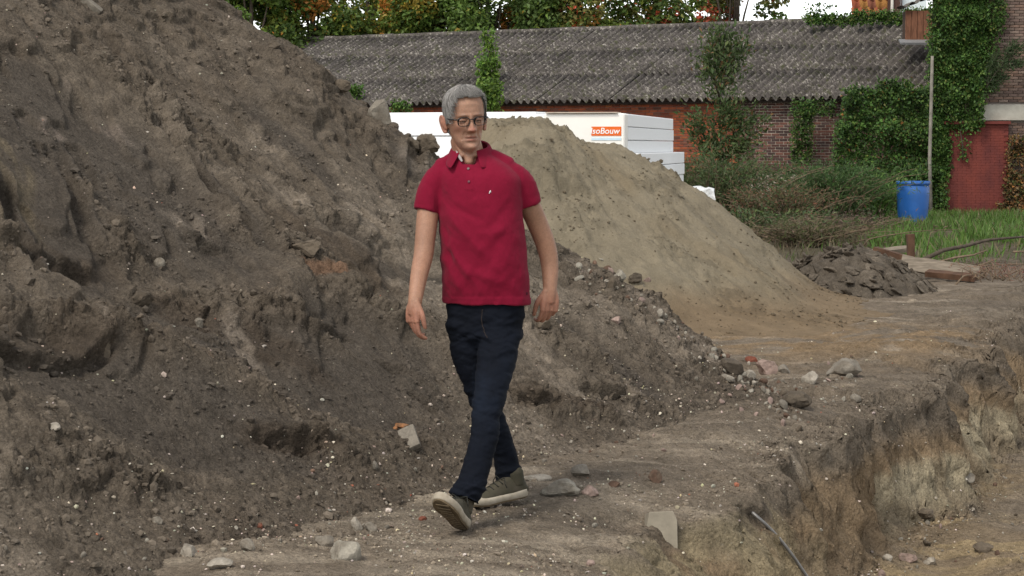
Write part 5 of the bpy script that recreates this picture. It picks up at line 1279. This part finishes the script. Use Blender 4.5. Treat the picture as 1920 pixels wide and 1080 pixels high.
# trunk inside the shirt joins neck, arms and hips
ring_loft(body, [(pp(905, 545), .150, .09, .09), (pp(902, 450), .150, .09, .09), (pp(897, 350), .150, .085, .085), (pp(888, 310, .01), .10, .06, .06)], 28, 2.3, 14)
HANDS = []
def hand(mb, wrist, d, n, s, curls, spread=.10, size=1.0, thumb=(.75, .35, .5), ba=0.0):
    """palm from the wrist along d; n = palm normal (fingers close towards it); s = thumb side"""
    d, n, s = [np.array(v, float) / np.linalg.norm(v) for v in (d, n, s)]
    s = s - d * (s @ d); s /= np.linalg.norm(s); n = np.cross(d, s) * np.sign(np.cross(d, s) @ n)
    k = size
    for q, wdt in ((-.026, .015), (-.009, .0165), (.009, .0165), (.026, .0155)):
        limb(mb, [wrist + s * q * .55 * k, wrist + d * .045 * k + s * q * .95 * k - n * .004, wrist + d * .092 * k + s * q * 1.12 * k], [.0155 * k, .0165 * k, .0125 * k], 10, 12)
    limb(mb, [wrist + d * .015 + s * .014, wrist + d * .05 + s * .024 + n * .012], [.017 * k, .015 * k], 6, 12)   # ball of the thumb
    L = [(.044, .026, .021), (.049, .030, .022), (.046, .028, .021), (.036, .021, .019)]
    for f in range(4):
        q = .030 - f * .0195
        p = wrist + d * (.093 - .003 * (f - 1) ** 2) * k + s * q * k
        a = 0.0; pts = [p - d * .012 * k, p]; sp = (1.5 - f) * spread
        for kx in range(3):
            a += curls[f][kx]
            v = (d * math.cos(a) + n * math.sin(a)); v = v + s * sp * .5 * math.cos(a); v /= np.linalg.norm(v)
            p = p + v * L[f][kx] * k; pts.append(p)
        limb(mb, pts, [.0098 * k, .0098 * k, .0088 * k, .0080 * k, .0068 * k], 18, 12)
        HANDS.append((pts[-1], v, n))
    t0 = wrist + d * .028 * k + s * .030 * k
    v1 = d * thumb[0] + s * .55 + n * thumb[1]; v1 /= np.linalg.norm(v1); t1 = t0 + v1 * .040 * k
    v2 = d * 1.0 + s * .12 + n * thumb[2]; v2 /= np.linalg.norm(v2); t2 = t1 + v2 * .032 * k; v3 = d + n * (thumb[2] + .15); v3 /= np.linalg.norm(v3); t3 = t2 + v3 * .024 * k
    limb(mb, [t0 - v1 * .02, t0, t1, t2, t3], [.014 * k, .0135 * k, .0112 * k, .0100 * k, .0078 * k], 18, 12)
# his right arm (left in the picture) swings forward
wr_r = pp(778, 566, -.20)
limb(body, [pp(826, 330, .02), pp(806, 380, .00), pp(798, 440, -.04), pp(794, 478, -.07), pp(786, 515, -.13), wr_r, wr_r + [-.004, -.005, -.045]], [.044, .044, .0405, .0385, .0340, .0265, .0235], 26, 24)
hand(body, wr_r + [0, 0, .008], (-.09, -.10, -1), (.78, .62, 0), (.62, -.78, 0), [(.30, .55, .40), (.42, .60, .45), (.52, .65, .45), (.60, .70, .5)], .06, .92, (.95, .25, .30))
# his left arm (right in the picture) swings back
wr_l = pp(1031, 545, .06)
limb(body, [pp(962, 330, .01), pp(986, 372, .03), pp(1008, 420, .07), pp(1024, 462, .09), pp(1031, 500, .09), wr_l, wr_l + [-.002, -.003, -.045]], [.045, .044, .0410, .0390, .0345, .0270, .0240], 26, 24)
hand(body, wr_l + [0, 0, .008], (-.04, -.06, -1), (-.40, .90, .1), (-.90, -.40, 0), [(.55, .75, .45), (.65, .85, .5), (.72, .9, .5), (.80, .9, .5)], .05, .95, (.9, .30, .35))
bme = fuse(body, 'body', .0027, 2, .4); shade(bme)
BV = mverts(bme); HL = (BV - HC_) @ HM                     # head-space copy for the colouring
onhead = (np.abs(HL[:, 0]) < .10) & (HL[:, 2] > -.14) & (np.abs(HL[:, 1]) < .13)
x_, y_, z_ = HL.T; fr = onhead & (y_ < -.03)
SKIN, RUD, PALEK = C(.31, .165, .105), C(.35, .135, .095), C(.40, .235, .16)
c = np.broadcast_to(SKIN, BV.shape) * (1 + .06 * fbm(BV[:, 0] * 30, BV[:, 2] * 30, 3, 5))[:, None]
def mixc(c, col, k): return c + (np.asarray(col) - c) * np.clip(k, 0, 1)[:, None]
c = mixc(c, RUD, fr * (.75 * g2(x_, z_, 0, -.034, .016, .014) + .35 * g2(np.abs(x_), z_, .045, -.03, .02, .02)))
c = mixc(c, PALEK, fr * .5 * g2(x_, z_, 0, .06, .05, .022))
c = mixc(c, (.30, .095, .075), fr * (y_ < -.07) * .8 * (g2(x_, z_, 0, -.064, .021, .0035) + g2(x_, z_, 0, -.0745, .018, .0035)))
c = mixc(c, (.10, .05, .04), fr * (y_ < -.07) * .75 * g2(x_, z_, 0, -.0688, .022, .0022))
c = mixc(c, (.26, .19, .15), fr * .6 * g2(np.abs(x_), z_, .030, .0235, .017, .0042) * ss(-.3, .4, vn(x_ * 400, z_ * 200) + .2))      # eyebrows
c = mixc(c, (.34, .20, .15), fr * .30 * ss(-.05, -.085, z_) * (1 - g2(x_, z_, 0, -.068, .03, .012)))            # shaved chin
c = mixc(c, RUD, (onhead & (np.abs(x_) > .076) & (y_ > -.02)) * .45)
hands_k = np.maximum(ss(wr_r[2] + .02, wr_r[2] - .06, BV[:, 2]) * (BV[:, 0] < -.2), ss(wr_l[2] + .02, wr_l[2] - .06, BV[:, 2]) * (BV[:, 0] > .05))
c = mixc(c, RUD * 1.05, .40 * hands_k)
set_col(bme, c)
M_SKIN = mat_col('skin', rough=.6, var=.11, scales=(14, 60, 200), bump=.12, bscale=350, bdist=.001, spec=.35)
sb = M_SKIN.node_tree.nodes['Principled BSDF']; sb.inputs['Subsurface Weight'].default_value = .15; sb.inputs['Subsurface Radius'].default_value = (.008, .003, .0015); sb.inputs['Subsurface Scale'].default_value = 1
bme.materials.clear(); bme.materials.append(M_SKIN); bo = link('body', bme, man)
# eyes
for s in (-1, 1):
    e = hw((s * .030, -.0645, -.001))
    mb = MB(); mb.lathe([(.0001, -.0115), (.006, -.0098), (.0098, -.006), (.0115, 0), (.0098, .006), (.006, .0098), (.0001, .0115)], (0, 0, 0), 16)
    mb.v = [tuple(np.array(v) + e) for v in mb.v]; eo = mb.build('eye', mat_plain('eye_white', (.55, .48, .43), .25, .03), bo, True)
    io = MB().lathe([(.0001, .002), (.0032, .0016), (.0038, 0), (.0001, -.001)], (0, 0, 0), 14); Mq = Matrix([list(r_) for r_ in HM]) @ Matrix.Rotation(math.pi / 2, 3, 'X')
    ic = hw((s * .030 + .001, -.0645 - .0104, -.0025)); io.v = [tuple(Mq @ Vector(v) + Vector(ic)) for v in io.v]; io.build('iris', mat_plain('iris', (.14, .14, .13), .2, .1), bo, True)
    lid = MB(); lp = [hw((s * .030 + .0135 * math.cos(a), -.0735 - .0030 * math.sin(a), -.002 + .0042 * math.sin(a))) for a in np.linspace(0, math.pi, 9)]
    lp2 = [hw((s * .030 + .0125 * math.cos(a), -.0720 - .0030 * math.sin(a), -.0055 - .0035 * math.sin(a))) for a in np.linspace(0, math.pi, 9)]
    lid.tube(lp2, [.002] + [.0032] * 7 + [.002], 7)
    lid.tube(lp, [.002] + [.0050] * 7 + [.002], 7); lid.build('eyelid', mat_plain('lid_skin', (.30, .155, .105), .6, .06), bo, True)
# thumb and finger nails are under a pixel: left to the skin

# ---------------------------------------------------------------- hair
def mat_hair():
    m, n, b = nodes('grey_hair'); a = n.nodes.new('ShaderNodeAttribute'); a.attribute_name = 'Col'
    n.links.new(a.outputs['Color'], b.inputs['Base Color']); b.inputs['Roughness'].default_value = .5; b.inputs['Specular IOR Level'].default_value = .4; return m
M_HAIR = mat_hair()
def scalp(th, ph, off=0.0):
    """point on the skull: th from the crown, ph around (0 = his left, -90 deg = forward)"""
    z = .124 * math.cos(th); W_, F_, B_ = [float(np.interp(z, zz, a)) for a in (Wd, Fr, Bk)]
    c, s = math.cos(ph), math.sin(ph); e = 2.25; kk = (abs(c) ** e + abs(s) ** e) ** (-1 / e)
    p = np.array([c * kk * W_, s * kk * (F_ if s < 0 else B_), z])
    return p * (1 + off / np.linalg.norm(p))
def hair_edge(ph):
    """how far down the hair reaches, as height in head space"""
    f = -math.sin(ph)                                     # 1 = forward, -1 = back
    return .004 * math.sin(ph * 23) + .003 * math.sin(ph * 41 + 1) + float(np.interp(f, [-1, -.5, 0, .22, .40, .52, .66, .8, .92, 1], [-.05, -.04, -.002, .0, .012, .055, .084, .092, .094, .092]))
nr, nc_ = 34, 96; V = []
for j in range(nc_):
    ph = 2 * math.pi * j / nc_; ze = hair_edge(ph)
    the = math.acos(max(-1, min(1, ze / .124)))
    for i in range(nr):
        th = .001 + (the - .001) * i / (nr - 1)
        thick = .010 * (1 - (i / (nr - 1)) ** 2.5) + .0002 + .003 * float(vn(np.array(ph * 9), np.array(th * 3), None, 3)) + .002 * float(vn(np.array(ph * 30), np.array(th * 4), None, 4))
        f = -math.sin(ph)
        if f > .45: thick *= .5
        V.append(hw(scalp(th, ph, thick)))
V = np.array(V).reshape(nc_, nr, 3); V = np.concatenate([V, V[:1]], 0)
Fq = grid_faces(nc_ + 1, nr)
HCOL = C(.20, .18, .16)
hc = np.broadcast_to(HCOL, (len(V.reshape(-1, 3)), 3)) * (1 + .35 * np.repeat(vn(np.arange(nc_ + 1) * .9, np.zeros(nc_ + 1), None, 8), nr))[:, None]
hair = link('hair', np_mesh('hair', V.reshape(-1, 3), Fq, M_HAIR, hc), man)
sv, sf, scl = [], [], []
for i in range(3800):
    ph = random.uniform(0, 2 * math.pi); the = math.acos(max(-1, min(1, hair_edge(ph) / .124)))
    u0 = random.random() ** .7; th = .01 + (the - .01) * u0
    L = random.uniform(.03, .075); r0 = random.uniform(.0006, .0011); f = -math.sin(ph)
    sw = random.gauss(.10, .13) + (.75 if f > .3 else 0)   # fringe swept to one side
    q = []; up_l = random.uniform(.3, 1.5); stray = random.random() < .07
    for k in range(5):
        t = k / 4; lift = .008 + .005 * math.sin(t * 2.2) * up_l + (.008 * t if stray else 0)
        tt = min(th + t * L / .11 * .9, the + (.05 if f < .3 else .07)); q.append(hw(scalp(tt, ph + sw * t * .35, lift * (1 - .55 * t * (f < .5)))))
    g = random.choice([.17, .22, .27, .32, .40, .50]) * (.75 if (ph > 2.2 and u0 > .4) else 1.0); b0 = len(sv)
    q = np.array(q)
    for k in range(5):
        tn = q[min(k + 1, 4)] - q[max(k - 1, 0)]; tn /= np.linalg.norm(tn) + 1e-9; nr_ = q[k] - HC_; sd_ = np.cross(tn, nr_); sd_ /= np.linalg.norm(sd_) + 1e-9; nv = np.cross(sd_, tn)
        w_ = r0 * (1 - .7 * k / 4)
        sv += [q[k] + sd_ * w_, q[k] - sd_ * w_, q[k] + nv * w_]; scl += [(g, g * .94, g * .87)] * 3
    for k in range(4):
        for a in range(3): sf.append((b0 + k * 3 + a, b0 + k * 3 + (a + 1) % 3, b0 + k * 3 + 3 + (a + 1) % 3, b0 + k * 3 + 3 + a))
so = link('hair_strand', np_mesh('hair_strand', np.array(sv), np.array(sf), M_HAIR, np.array(scl)), hair); so['kind'] = 'stuff'

# ---------------------------------------------------------------- glasses
M_RIM = mat_plain('dark_rim', (.012, .011, .011), .35, .1, 30, 0, spec=.5)
gm, gn, gb = nodes('spectacle_glass'); gt = gn.nodes.new('ShaderNodeBsdfTransparent'); gt.inputs[0].default_value = (.94, .95, .95, 1); gx_ = gn.nodes.new('ShaderNodeMixShader'); fz = gn.nodes.new('ShaderNodeFresnel'); fz.inputs['IOR'].default_value = 1.25
gb.inputs['Base Color'].default_value = (.02, .02, .02, 1); gb.inputs['Roughness'].default_value = .05; gn.links.new(fz.outputs[0], gx_.inputs[0]); gn.links.new(gt.outputs[0], gx_.inputs[1]); gn.links.new(gb.outputs[0], gx_.inputs[2]); gn.links.new(gx_.outputs[0], gn.nodes['Material Output'].inputs['Surface'])
gl = MB()
def lens_pt(s, a, k=1.0):
    ca, sa = math.cos(a), math.sin(a); e = 2.9; kk = (abs(ca) ** e + abs(sa) ** e) ** (-1 / e)
    return hw((s * .0325 + .0240 * k * ca * kk, -.0965 + .10 * (.0240 * ca) ** 2 * 100 * .05, -.004 + .0175 * k * sa * kk - .002 * sa * (1 if sa < 0 else 0)))
rim = MB()
for s in (-1, 1):
    rim.tube([lens_pt(s, 2 * math.pi * j / 28) for j in range(29)], .0011, 6)
    rim.tube([lens_pt(s, math.pi * (.03 + .94 * j / 14), 1.02) for j in range(15)], .0017, 6)
rim.tube([hw((-.010, -.0975, .003)), hw((0, -.101, .006)), hw((.010, -.0975, .003))], .002, 6)
gf = rim.build('glasses', M_RIM, man, True)
for s in (-1, 1):
    MB().tube([hw((s * .057, -.094, .006)), hw((s * .070, -.080, .007)), hw((s * .078, -.02, .008)), hw((s * .079, .008, .007)), hw((s * .077, .022, -.012))], [.0026, .0024, .002, .002, .002], 6).build('temple_arm', M_RIM, gf, True)
    lv = [hw((s * .0325, -.0970, -.004))] + [lens_pt(s, 2 * math.pi * j / 24, .98) for j in range(24)]; fwd = hw((0, -.0012, 0)) - HC_
    lv2 = [np.array(v) - fwd for v in lv]
    MB().add(lv + lv2, [(0, 1 + j, 1 + (j + 1) % 24) for j in range(24)] + [(25, 26 + (j + 1) % 24, 26 + j) for j in range(24)] + [(1 + j, 26 + j, 26 + (j + 1) % 24, 1 + (j + 1) % 24) for j in range(24)]).build('lens', gm, gf, True)

# ---------------------------------------------------------------- polo shirt
sh = MB()
q = lambda px, py, dy, hwpx, f, b: (pp(px, py, dy), hwpx * PX, f, b)
ring_loft(sh, [q(911.5, 569, .005, 86, .118, .120), q(911, 556, .005, 85.5, .121, .120), q(910, 520, 0, 84, .130, .118), q(908, 475, 0, 83, .138, .115), q(904, 430, 0, 82, .138, .115), q(900, 395, 0, 81.5, .132, .116),
               q(897, 355, .005, 84, .128, .118), q(894, 332, .01, 84, .120, .112), q(891, 314, .015, 72, .104, .100), q(888, 299, .02, 54, .086, .088), q(885, 287, .02, 38, .070, .076), q(883, 278, .02, 29, .060, .066)], 56, 2.25, 60)
limb(sh, [pp(842, 330, .02), pp(822, 338, .015), pp(809, 362, .004), pp(799, 397, -.01)], [.060, .059, .0545, .0515], 16, 28, True)
limb(sh, [pp(945, 328, .01), pp(965, 336, .014), pp(980, 356, .022), pp(990, 384, .034)], [.060, .060, .0575, .0545], 16, 28, True)
limb(sh, [pp(858, 303, .02), pp(832, 322, .02)], [.045, .050], 8, 24); limb(sh, [pp(915, 298, .02), pp(950, 318, .015)], [.046, .052], 8, 24)
sme = fuse(sh, 'polo_shirt', .0046, 11, .5); shade(sme)
Vs = mverts(sme); Ns = mnorm(sme); px_, py_ = project(Vs)
front = np.clip(Ns @ TF, 0, 1)
f1 = fbm((px_ + .55 * py_) / 38, (py_ - .5 * px_) / 130, 3, 401); f2 = fbm((px_ - .8 * py_) / 30, (py_ + .6 * px_) / 120, 3, 402)
low_ = ss(400, 520, py_); sideL = np.exp(-((px_ - 835) / 28) ** 2); arm = ((px_ < 815) | (px_ > 975))
disp = .0080 * f1 * (.35 + .65 * low_) +   .0075 * f2 * (.35 + .8 * sideL) + .0016 * fbm(px_ / 14, py_ / 14, 3, 403)
# drag lines from the armpits and the swing of the cloth at the waist
for (ax, ay, bx, by, wd, am) in ((835, 400, 930, 500, 9, .005), (828, 440, 900, 545, 8, .0045), (965, 372, 915, 430, 8, -.004), (975, 395, 900, 470, 9, .004), (830, 480, 875, 560, 7, .004), (845, 385, 905, 415, 7, -.0035), (890, 440, 985, 430, 9, .003), (868, 505, 985, 545, 9, .0035), (990, 480, 930, 560, 8, -.0035), (833, 415, 850, 520, 6, -.004)):
    L = math.hypot(bx - ax, by - ay); ex, ey = (bx - ax) / L, (by - ay) / L
    l = (px_ - ax) * ex + (py_ - ay) * ey; t = -(px_ - ax) * ey + (py_ - ay) * ex
    disp = disp + 1.5 * front * am * np.exp(-(t / wd) ** 2) * ss(-.2 * L, .25 * L, l) * (1 - ss(.6 * L, 1.15 * L, l))
disp = disp + .0025 * np.where(arm, fbm(px_ / 9, py_ / 30, 2, 404), 0)
hemk = ss(557, 560, py_) * (np.abs(px_ - 911) < 90); disp = disp + .0016 * hemk                     # turned hem
plk = (np.abs(px_ - 878.5 - (py_ - 300) * .03) < 8) & (py_ > 300) & (py_ < 356); disp = disp + .0022 * plk * front
nk = np.exp(-((px_ - 879) / (11 + .30 * np.clip(306 - py_, 0, 40))) ** 4) * ss(309, 302, py_) * (Ns @ np.array([0, -1, 0]) > -.2)
disp = disp - .030 * nk
set_verts(sme, Vs + Ns * disp[:, None])
RED = C(.175, .0045, .022)
cs = np.broadcast_to(RED, Vs.shape) * (1 + .05 * fbm(px_ / 20, py_ / 20, 3, 6))[:, None]
set_col(sme, cs)
M_POLO = mat_col('red_pique', rough=.92, var=.06, scales=(90, 600), bump=.35, bscale=700, bdist=.0012, spec=.15)
M_POLO.node_tree.nodes['Principled BSDF'].inputs['Sheen Weight'].default_value = .04
sme.materials.clear(); sme.materials.append(M_POLO); polo = link('polo_shirt', sme, man)
# collar: a stand round the neck folded over into two leaves with points
cc0 = pp(883, 276, .012); V = []; nn_ = 44
for j in range(nn_):
    t = j / (nn_ - 1); a = R(-62) + t * R(304) ; f = math.sin(a)          # starts front right, goes round the back
    a2 = a + math.pi / 2 - R(0)
    aa = R(26) + t * R(308) + R(16)
    dirv = TS * math.sin(aa) + TF * math.cos(aa)
    bk = (1 - math.cos(R(26) + t * R(308))) / 2; edge = abs(2 * t - 1)
    tip = ss(.72, 1.0, edge)
    zin = -.022 + .044 * bk
    V.append([cc0 + dirv * .064 + UP * (zin), cc0 + dirv * .070 + UP * (zin + .012), cc0 + dirv * (.079 + .004 * bk) + UP * (zin - .006), cc0 + dirv * (.091 + .020 * tip) + UP * (zin - .030 - .006 * tip), cc0 + dirv * (.103 + .030 * tip) + UP * (zin - .046 - .016 * tip)])
me = np_mesh('collar', np.array(V).reshape(-1, 3), grid_faces(nn_, 5), M_POLO, np.broadcast_to(RED * .95, (nn_ * 5, 3)))
co = link('collar', me, polo); so_ = co.modifiers.new('thick', 'SOLIDIFY'); so_.thickness = .004; sb_ = co.modifiers.new('sub', 'SUBSURF'); sb_.levels = 1; sb_.render_levels = 1
# grey lining showing inside the open neck, buttons, chest mark
def on_shirt(px, py, off=.002):
    d2 = (px_ - px) ** 2 + (py_ - py) ** 2 + np.where(Vs[:, 1] > PY + .02, 1e6, 0); i = int(np.argmin(d2)); return (Vs + Ns * disp[:, None])[i] + Ns[i] * off, Ns[i]
for (bx, by) in ((877.5, 317), (879, 341)):
    p, nrm = on_shirt(bx, by); rot = Vector(nrm).to_track_quat('Z', 'Y').to_matrix()
    m_ = MB().lathe([(0, -.001), (.0052, -.001), (.0056, .001), (.0045, .002), (0, .0015)], (0, 0, 0), 14); m_.v = [tuple(rot @ Vector(v) + Vector(p)) for v in m_.v]
    m_.build('button', mat_plain('horn_button', (.16, .12, .11) if by < 330 else (.10, .02, .03), .35, .1), polo, True)
p, nrm = on_shirt(918.5, 361, .0015); mk = MB()
mk.tube([p + [-.003, 0, -.006], p + [.000, -.0005, .001], p + [.003, 0, .007]], [.001, .0026, .0012], 6); mk.tube([p + [-.002, 0, .000], p + [.005, 0, .001]], .0011, 5); mk.build('chest_emblem', mat_plain('white_thread', (.75, .72, .72), .7, .02), polo)
p, nrm = on_shirt(987, 550, .0015); MB().box(tuple(p), (.008, .004, .010)).build('hem_tab', mat_plain('dark_tab', (.05, .004, .012), .8, .1), polo)
lin = MB(); limb(lin, [pp(856, 276, -.030), pp(860, 290, -.050), pp(866, 302, -.072)], [.006, .007, .004], 8, 10, flat=.5); lin.build('collar_lining', mat_plain('grey_tape', (.34, .30, .29), .9, .05), polo, True)

# ---------------------------------------------------------------- jeans
je = MB()
ring_loft(je, [q(910, 556, .01, 75, .105, .112), q(910, 590, .01, 75.5, .108, .118), q(909, 625, .01, 73, .104, .120), q(908, 650, .01, 64, .08, .10)], 44, 2.3, 16)
ANK_L = pp(871, 936, -.40); ANK_R = pp(957, 908, .14)
limb(je, [pp(942, 600, .0), pp(935, 650, -.07), pp(926, 700, -.14), pp(914, 765, -.25), pp(910, 810, -.30), pp(898, 860, -.34), pp(884, 905, -.38), ANK_L], [.086, .081, .0700, .0590, .0535, .0525, .0550, .0610], 40, 30, True)
limb(je, [pp(874, 600, .02), pp(881, 650, .02), pp(893, 700, .03), pp(915, 765, .05), pp(935, 815, .09), pp(949, 865, .13), ANK_R], [.083, .080, .0700, .0590, .0510, .0490, .0590], 40, 30, True)
jme = fuse(je, 'jeans', .0046, 6, .5); shade(jme)
Vj = mverts(jme); Nj = mnorm(jme); jx, jy = project(Vj)
cro = np.exp(-((jy - 635) / 45) ** 2); kne = np.exp(-((jy - 770) / 40) ** 2); hemz = ss(870, 925, jy)
d1 = fbm((jx + .3 * jy) / 55, (jy - .35 * jx) / 13, 3, 501); d2 = fbm((jx - .5 * jy) / 50, (jy + .45 * jx) / 15, 3, 502)
disp = (.005 + .008 * cro + .007 * kne + .010 * hemz) * (d1 * .6 + d2 * .6) + .0015 * fbm(jx / 8, jy / 8, 3, 503)
for (ax, ay, bx, by, wd, am) in ((880, 620, 975, 600, 6, .005), (900, 650, 972, 625, 7, -.005), (895, 672, 965, 660, 6, .004), (905, 700, 960, 690, 7, .0035), (892, 745, 945, 735, 6, .004), (890, 775, 940, 790, 6, -.004), (845, 610, 890, 640, 7, .004), (850, 930, 905, 905, 5, .006), (858, 915, 900, 940, 5, -.006), (930, 890, 985, 875, 5, .006), (928, 905, 985, 895, 4, -.006)):
    L = math.hypot(bx - ax, by - ay); ex, ey = (bx - ax) / L, (by - ay) / L
    l = (jx - ax) * ex + (jy - ay) * ey; t = -(jx - ax) * ey + (jy - ay) * ex
    disp = disp + am * np.exp(-(t / wd) ** 2) * ss(-.1 * L, .2 * L, l) * (1 - ss(.8 * L, 1.1 * L, l))
set_verts(jme, Vj + Nj * disp[:, None])
DEN = C(.0036, .0050, .0092)
worn = .5 + .5 * fbm(jx / 30, jy / 40, 3, 504)
cj = DEN * (1 + .5 * (worn - .4)[:, None]) + C(.0025, .0045, .008) * (np.exp(-((jy - 740) / 70) ** 2) * (jx > 885) * worn)[:, None]
set_col(jme, cj)
M_DEN = mat_col('dark_denim', rough=.9, var=.16, scales=(120, 700), bump=.3, bscale=500, bdist=.0012, spec=.15)
jme.materials.clear(); jme.materials.append(M_DEN); jeans = link('jeans', jme, man)
M_STI = mat_plain('tan_stitching', (.045, .030, .022), .9, .2)
Vjd = Vj + Nj * disp[:, None]
def on_jeans(px, py, yc):
    dd = (jx - px) ** 2 + (jy - py) ** 2 + 4e4 * np.clip(Vj[:, 1] - yc, 0, 9); i = int(np.argmin(dd)); return Vjd[i] + Nj[i] * .0004
for pts, yc in (([(966, 830), (972, 855), (978, 880), (984, 903)], 7.95), ([(905, 580), (903, 600), (908, 620), (914, 634)], 7.75)):
    fine = catmull(np.array(pts, float), 14); MB().tube([on_jeans(a_, b_, yc) for a_, b_ in fine], .0013, 5).build('seam_stitching', M_STI, jeans, True)

# ---------------------------------------------------------------- shoes
M_CANV = mat_plain('olive_canvas', (.046, .043, .026), .9, .2, 16, .3, 400, .001, col2=(.070, .058, .040))
M_SOLE = mat_plain('dusty_white_rubber', (.42, .37, .29), .75, .12, 22, .1, 90, col2=(.27, .225, .165))
M_TREAD = mat_plain('worn_tread', (.13, .095, .055), .85, .25, 30, .5, 160, .003)
M_LACE = mat_plain('dark_lace', (.02, .02, .015), .8)
def shoe(heel, fwd, up, side, roll=0.0, L=.292):
    f = np.array(fwd, float); f /= np.linalg.norm(f); u_ = np.array(up, float); u_ -= f * (u_ @ f); u_ /= np.linalg.norm(u_); r_ = np.cross(f, u_)
    if roll:
        Rm = np.array(Matrix.Rotation(roll, 3, Vector(f))); u_ = Rm @ u_; r_ = Rm @ r_
    W = lambda x, y, z: heel + f * x + r_ * y + u_ * z
    root = empty('shoe', heel); root.parent = man; root.matrix_parent_inverse = man.matrix_basis.inverted()
    xs = np.array([0, .004, .015, .04, .08, .13, .17, .21, .245, .27, .285, .292]) * (L / .292)
    lw_ = np.array([.006, .018, .028, .034, .034, .034, .040, .046, .044, .034, .021, .008])      # outline half-widths
    cy = side * np.array([0, 0, 0, 0, -.001, -.003, -.004, -.003, 0, .004, .006, .007])
    def outline(k, z, grow=0.0): return [W(xs[i], cy[i] + (lw_[i] + grow) * 1, z(xs[i])) for i in range(12)] + [W(xs[i], cy[i] - (lw_[i] + grow), z(xs[i])) for i in range(11, -1, -1)]
    spring = lambda x: .018 * max(0, (x - .2) / .092) ** 2
    m_ = MB(); rings_ = []
    for z, g in ((.006, -.001), (.009, .004), (.024, .005), (.031, .003), (.033, -.002)): rings_.append(outline(0, lambda x, z=z: z + spring(x) + (.006 * max(0, 1 - x / .08) if z > .02 else 0), g))
    m_.add(sum(rings_, []), [(i * 24 + j, i * 24 + (j + 1) % 24, i * 24 + 24 + (j + 1) % 24, i * 24 + 24 + j) for i in range(4) for j in range(24)] + [tuple(range(23, -1, -1)), tuple(range(96, 120))])
    m_.build('midsole', M_SOLE, root, True)
    t_ = MB(); t_.add(outline(0, lambda x: spring(x), -.003) + outline(0, lambda x: .0058 + spring(x), -.0012), [tuple(range(23, -1, -1)), tuple(range(24, 48))] + [(j, (j + 1) % 24, 24 + (j + 1) % 24, 24 + j) for j in range(24)])
    for i in range(11): t_.box(tuple(W(.025 + i * .024, cy[6] * .5, .0 + spring(.025 + i * .024) - .0008)), (.009, .05 if i > 5 else .042, .003), Matrix([[f[0], r_[0], u_[0]], [f[1], r_[1], u_[1]], [f[2], r_[2], u_[2]]]))
    t_.build('outsole', M_TREAD, root)
    up_ = MB()
    prof = [(.006, .030, .020, .07), (.018, .031, .026, .088), (.045, .033, .030, .098), (.08, .034, .033, .100), (.115, .034, .034, .088), (.15, .036, .035, .076), (.19, .041, .040, .060), (.225, .043, .041, .050), (.255, .036, .034, .044), (.275, .024, .022, .040), (.284, .012, .010, .036)]
    VV = []; sg = 22
    for x, w0, w1, h in prof:
        yc = float(np.interp(x, xs, cy)); zb = .030 + spring(x) * .6
        for j in range(sg):
            a = math.pi * (-.12 + 1.24 * j / (sg - 1)); ca, sa = math.cos(a), math.sin(a)
            VV.append(W(x * L / .292, yc + math.copysign(abs(ca) ** .8, ca) * (w0 if sa < .4 else w1), zb + (h - zb) * max(-.1, sa) ** 1 if sa > 0 else zb - .004))
    up_.add(VV, [(i * sg + j, i * sg + j + 1, i * sg + sg + j + 1, i * sg + sg + j) for i in range(len(prof) - 1) for j in range(sg - 1)] + [tuple(range(sg - 1, -1, -1)), tuple(range((len(prof) - 1) * sg, len(prof) * sg))])
    up_.build('upper', M_CANV, root, True)
    an = MB(); limb(an, [W(.045, 0, .06), W(.05, 0, .11)], [.036, .036], 8, 16); an.build('collar', M_CANV, root, True)
    for i in range(4):
        x = .125 + i * .022; h = float(np.interp(x, [p_[0] for p_ in prof], [p_[3] for p_ in prof]))
        MB().tube([W(x, -.024, h - .009), W(x + .004, 0, h + .003), W(x + .008, .024, h - .009)], .0026, 6).build('lace', M_LACE, root, True)
    MB().tube([W(.12, -.006, .090), W(.118, -.03, .098), W(.125, -.04, .078), W(.12, -.045, .060)], .0022, 6).build('lace', M_LACE, root, True)
    MB().tube([W(.12, .006, .090), W(.118, .028, .100), W(.127, .040, .080), W(.124, .044, .064)], .0022, 6).build('lace', M_LACE, root, True)
    return root
def ground_z(x, y):
    if 'GV' not in globals(): return 0.0
    k_ = (np.abs(GV[:, 0] - x) < .05) & (np.abs(GV[:, 1] - y) < .05); return float(np.percentile(GV[k_, 2], 80))
h1 = at(867, 1004, 7.36); h1[2] = ground_z(h1[0], h1[1]) - .002
sL = shoe(h1, (-.075, -.235, .135), (-.10, .35, 1), 1, R(-16)); sL['label'] = 'lifted front shoe showing its brown sole'
h2 = at(986, 950, 7.90)
g_t = ground_z(h2[0] - .19, h2[1] - .13); h2[2] = max(g_t + .024, ground_z(h2[0], h2[1]) + .004)
sR = shoe(h2, (-.235, -.165, (g_t - h2[2]) * .9), (0, 0, 1), -1); sR['label'] = 'rear shoe flat on the ground with dark laces'
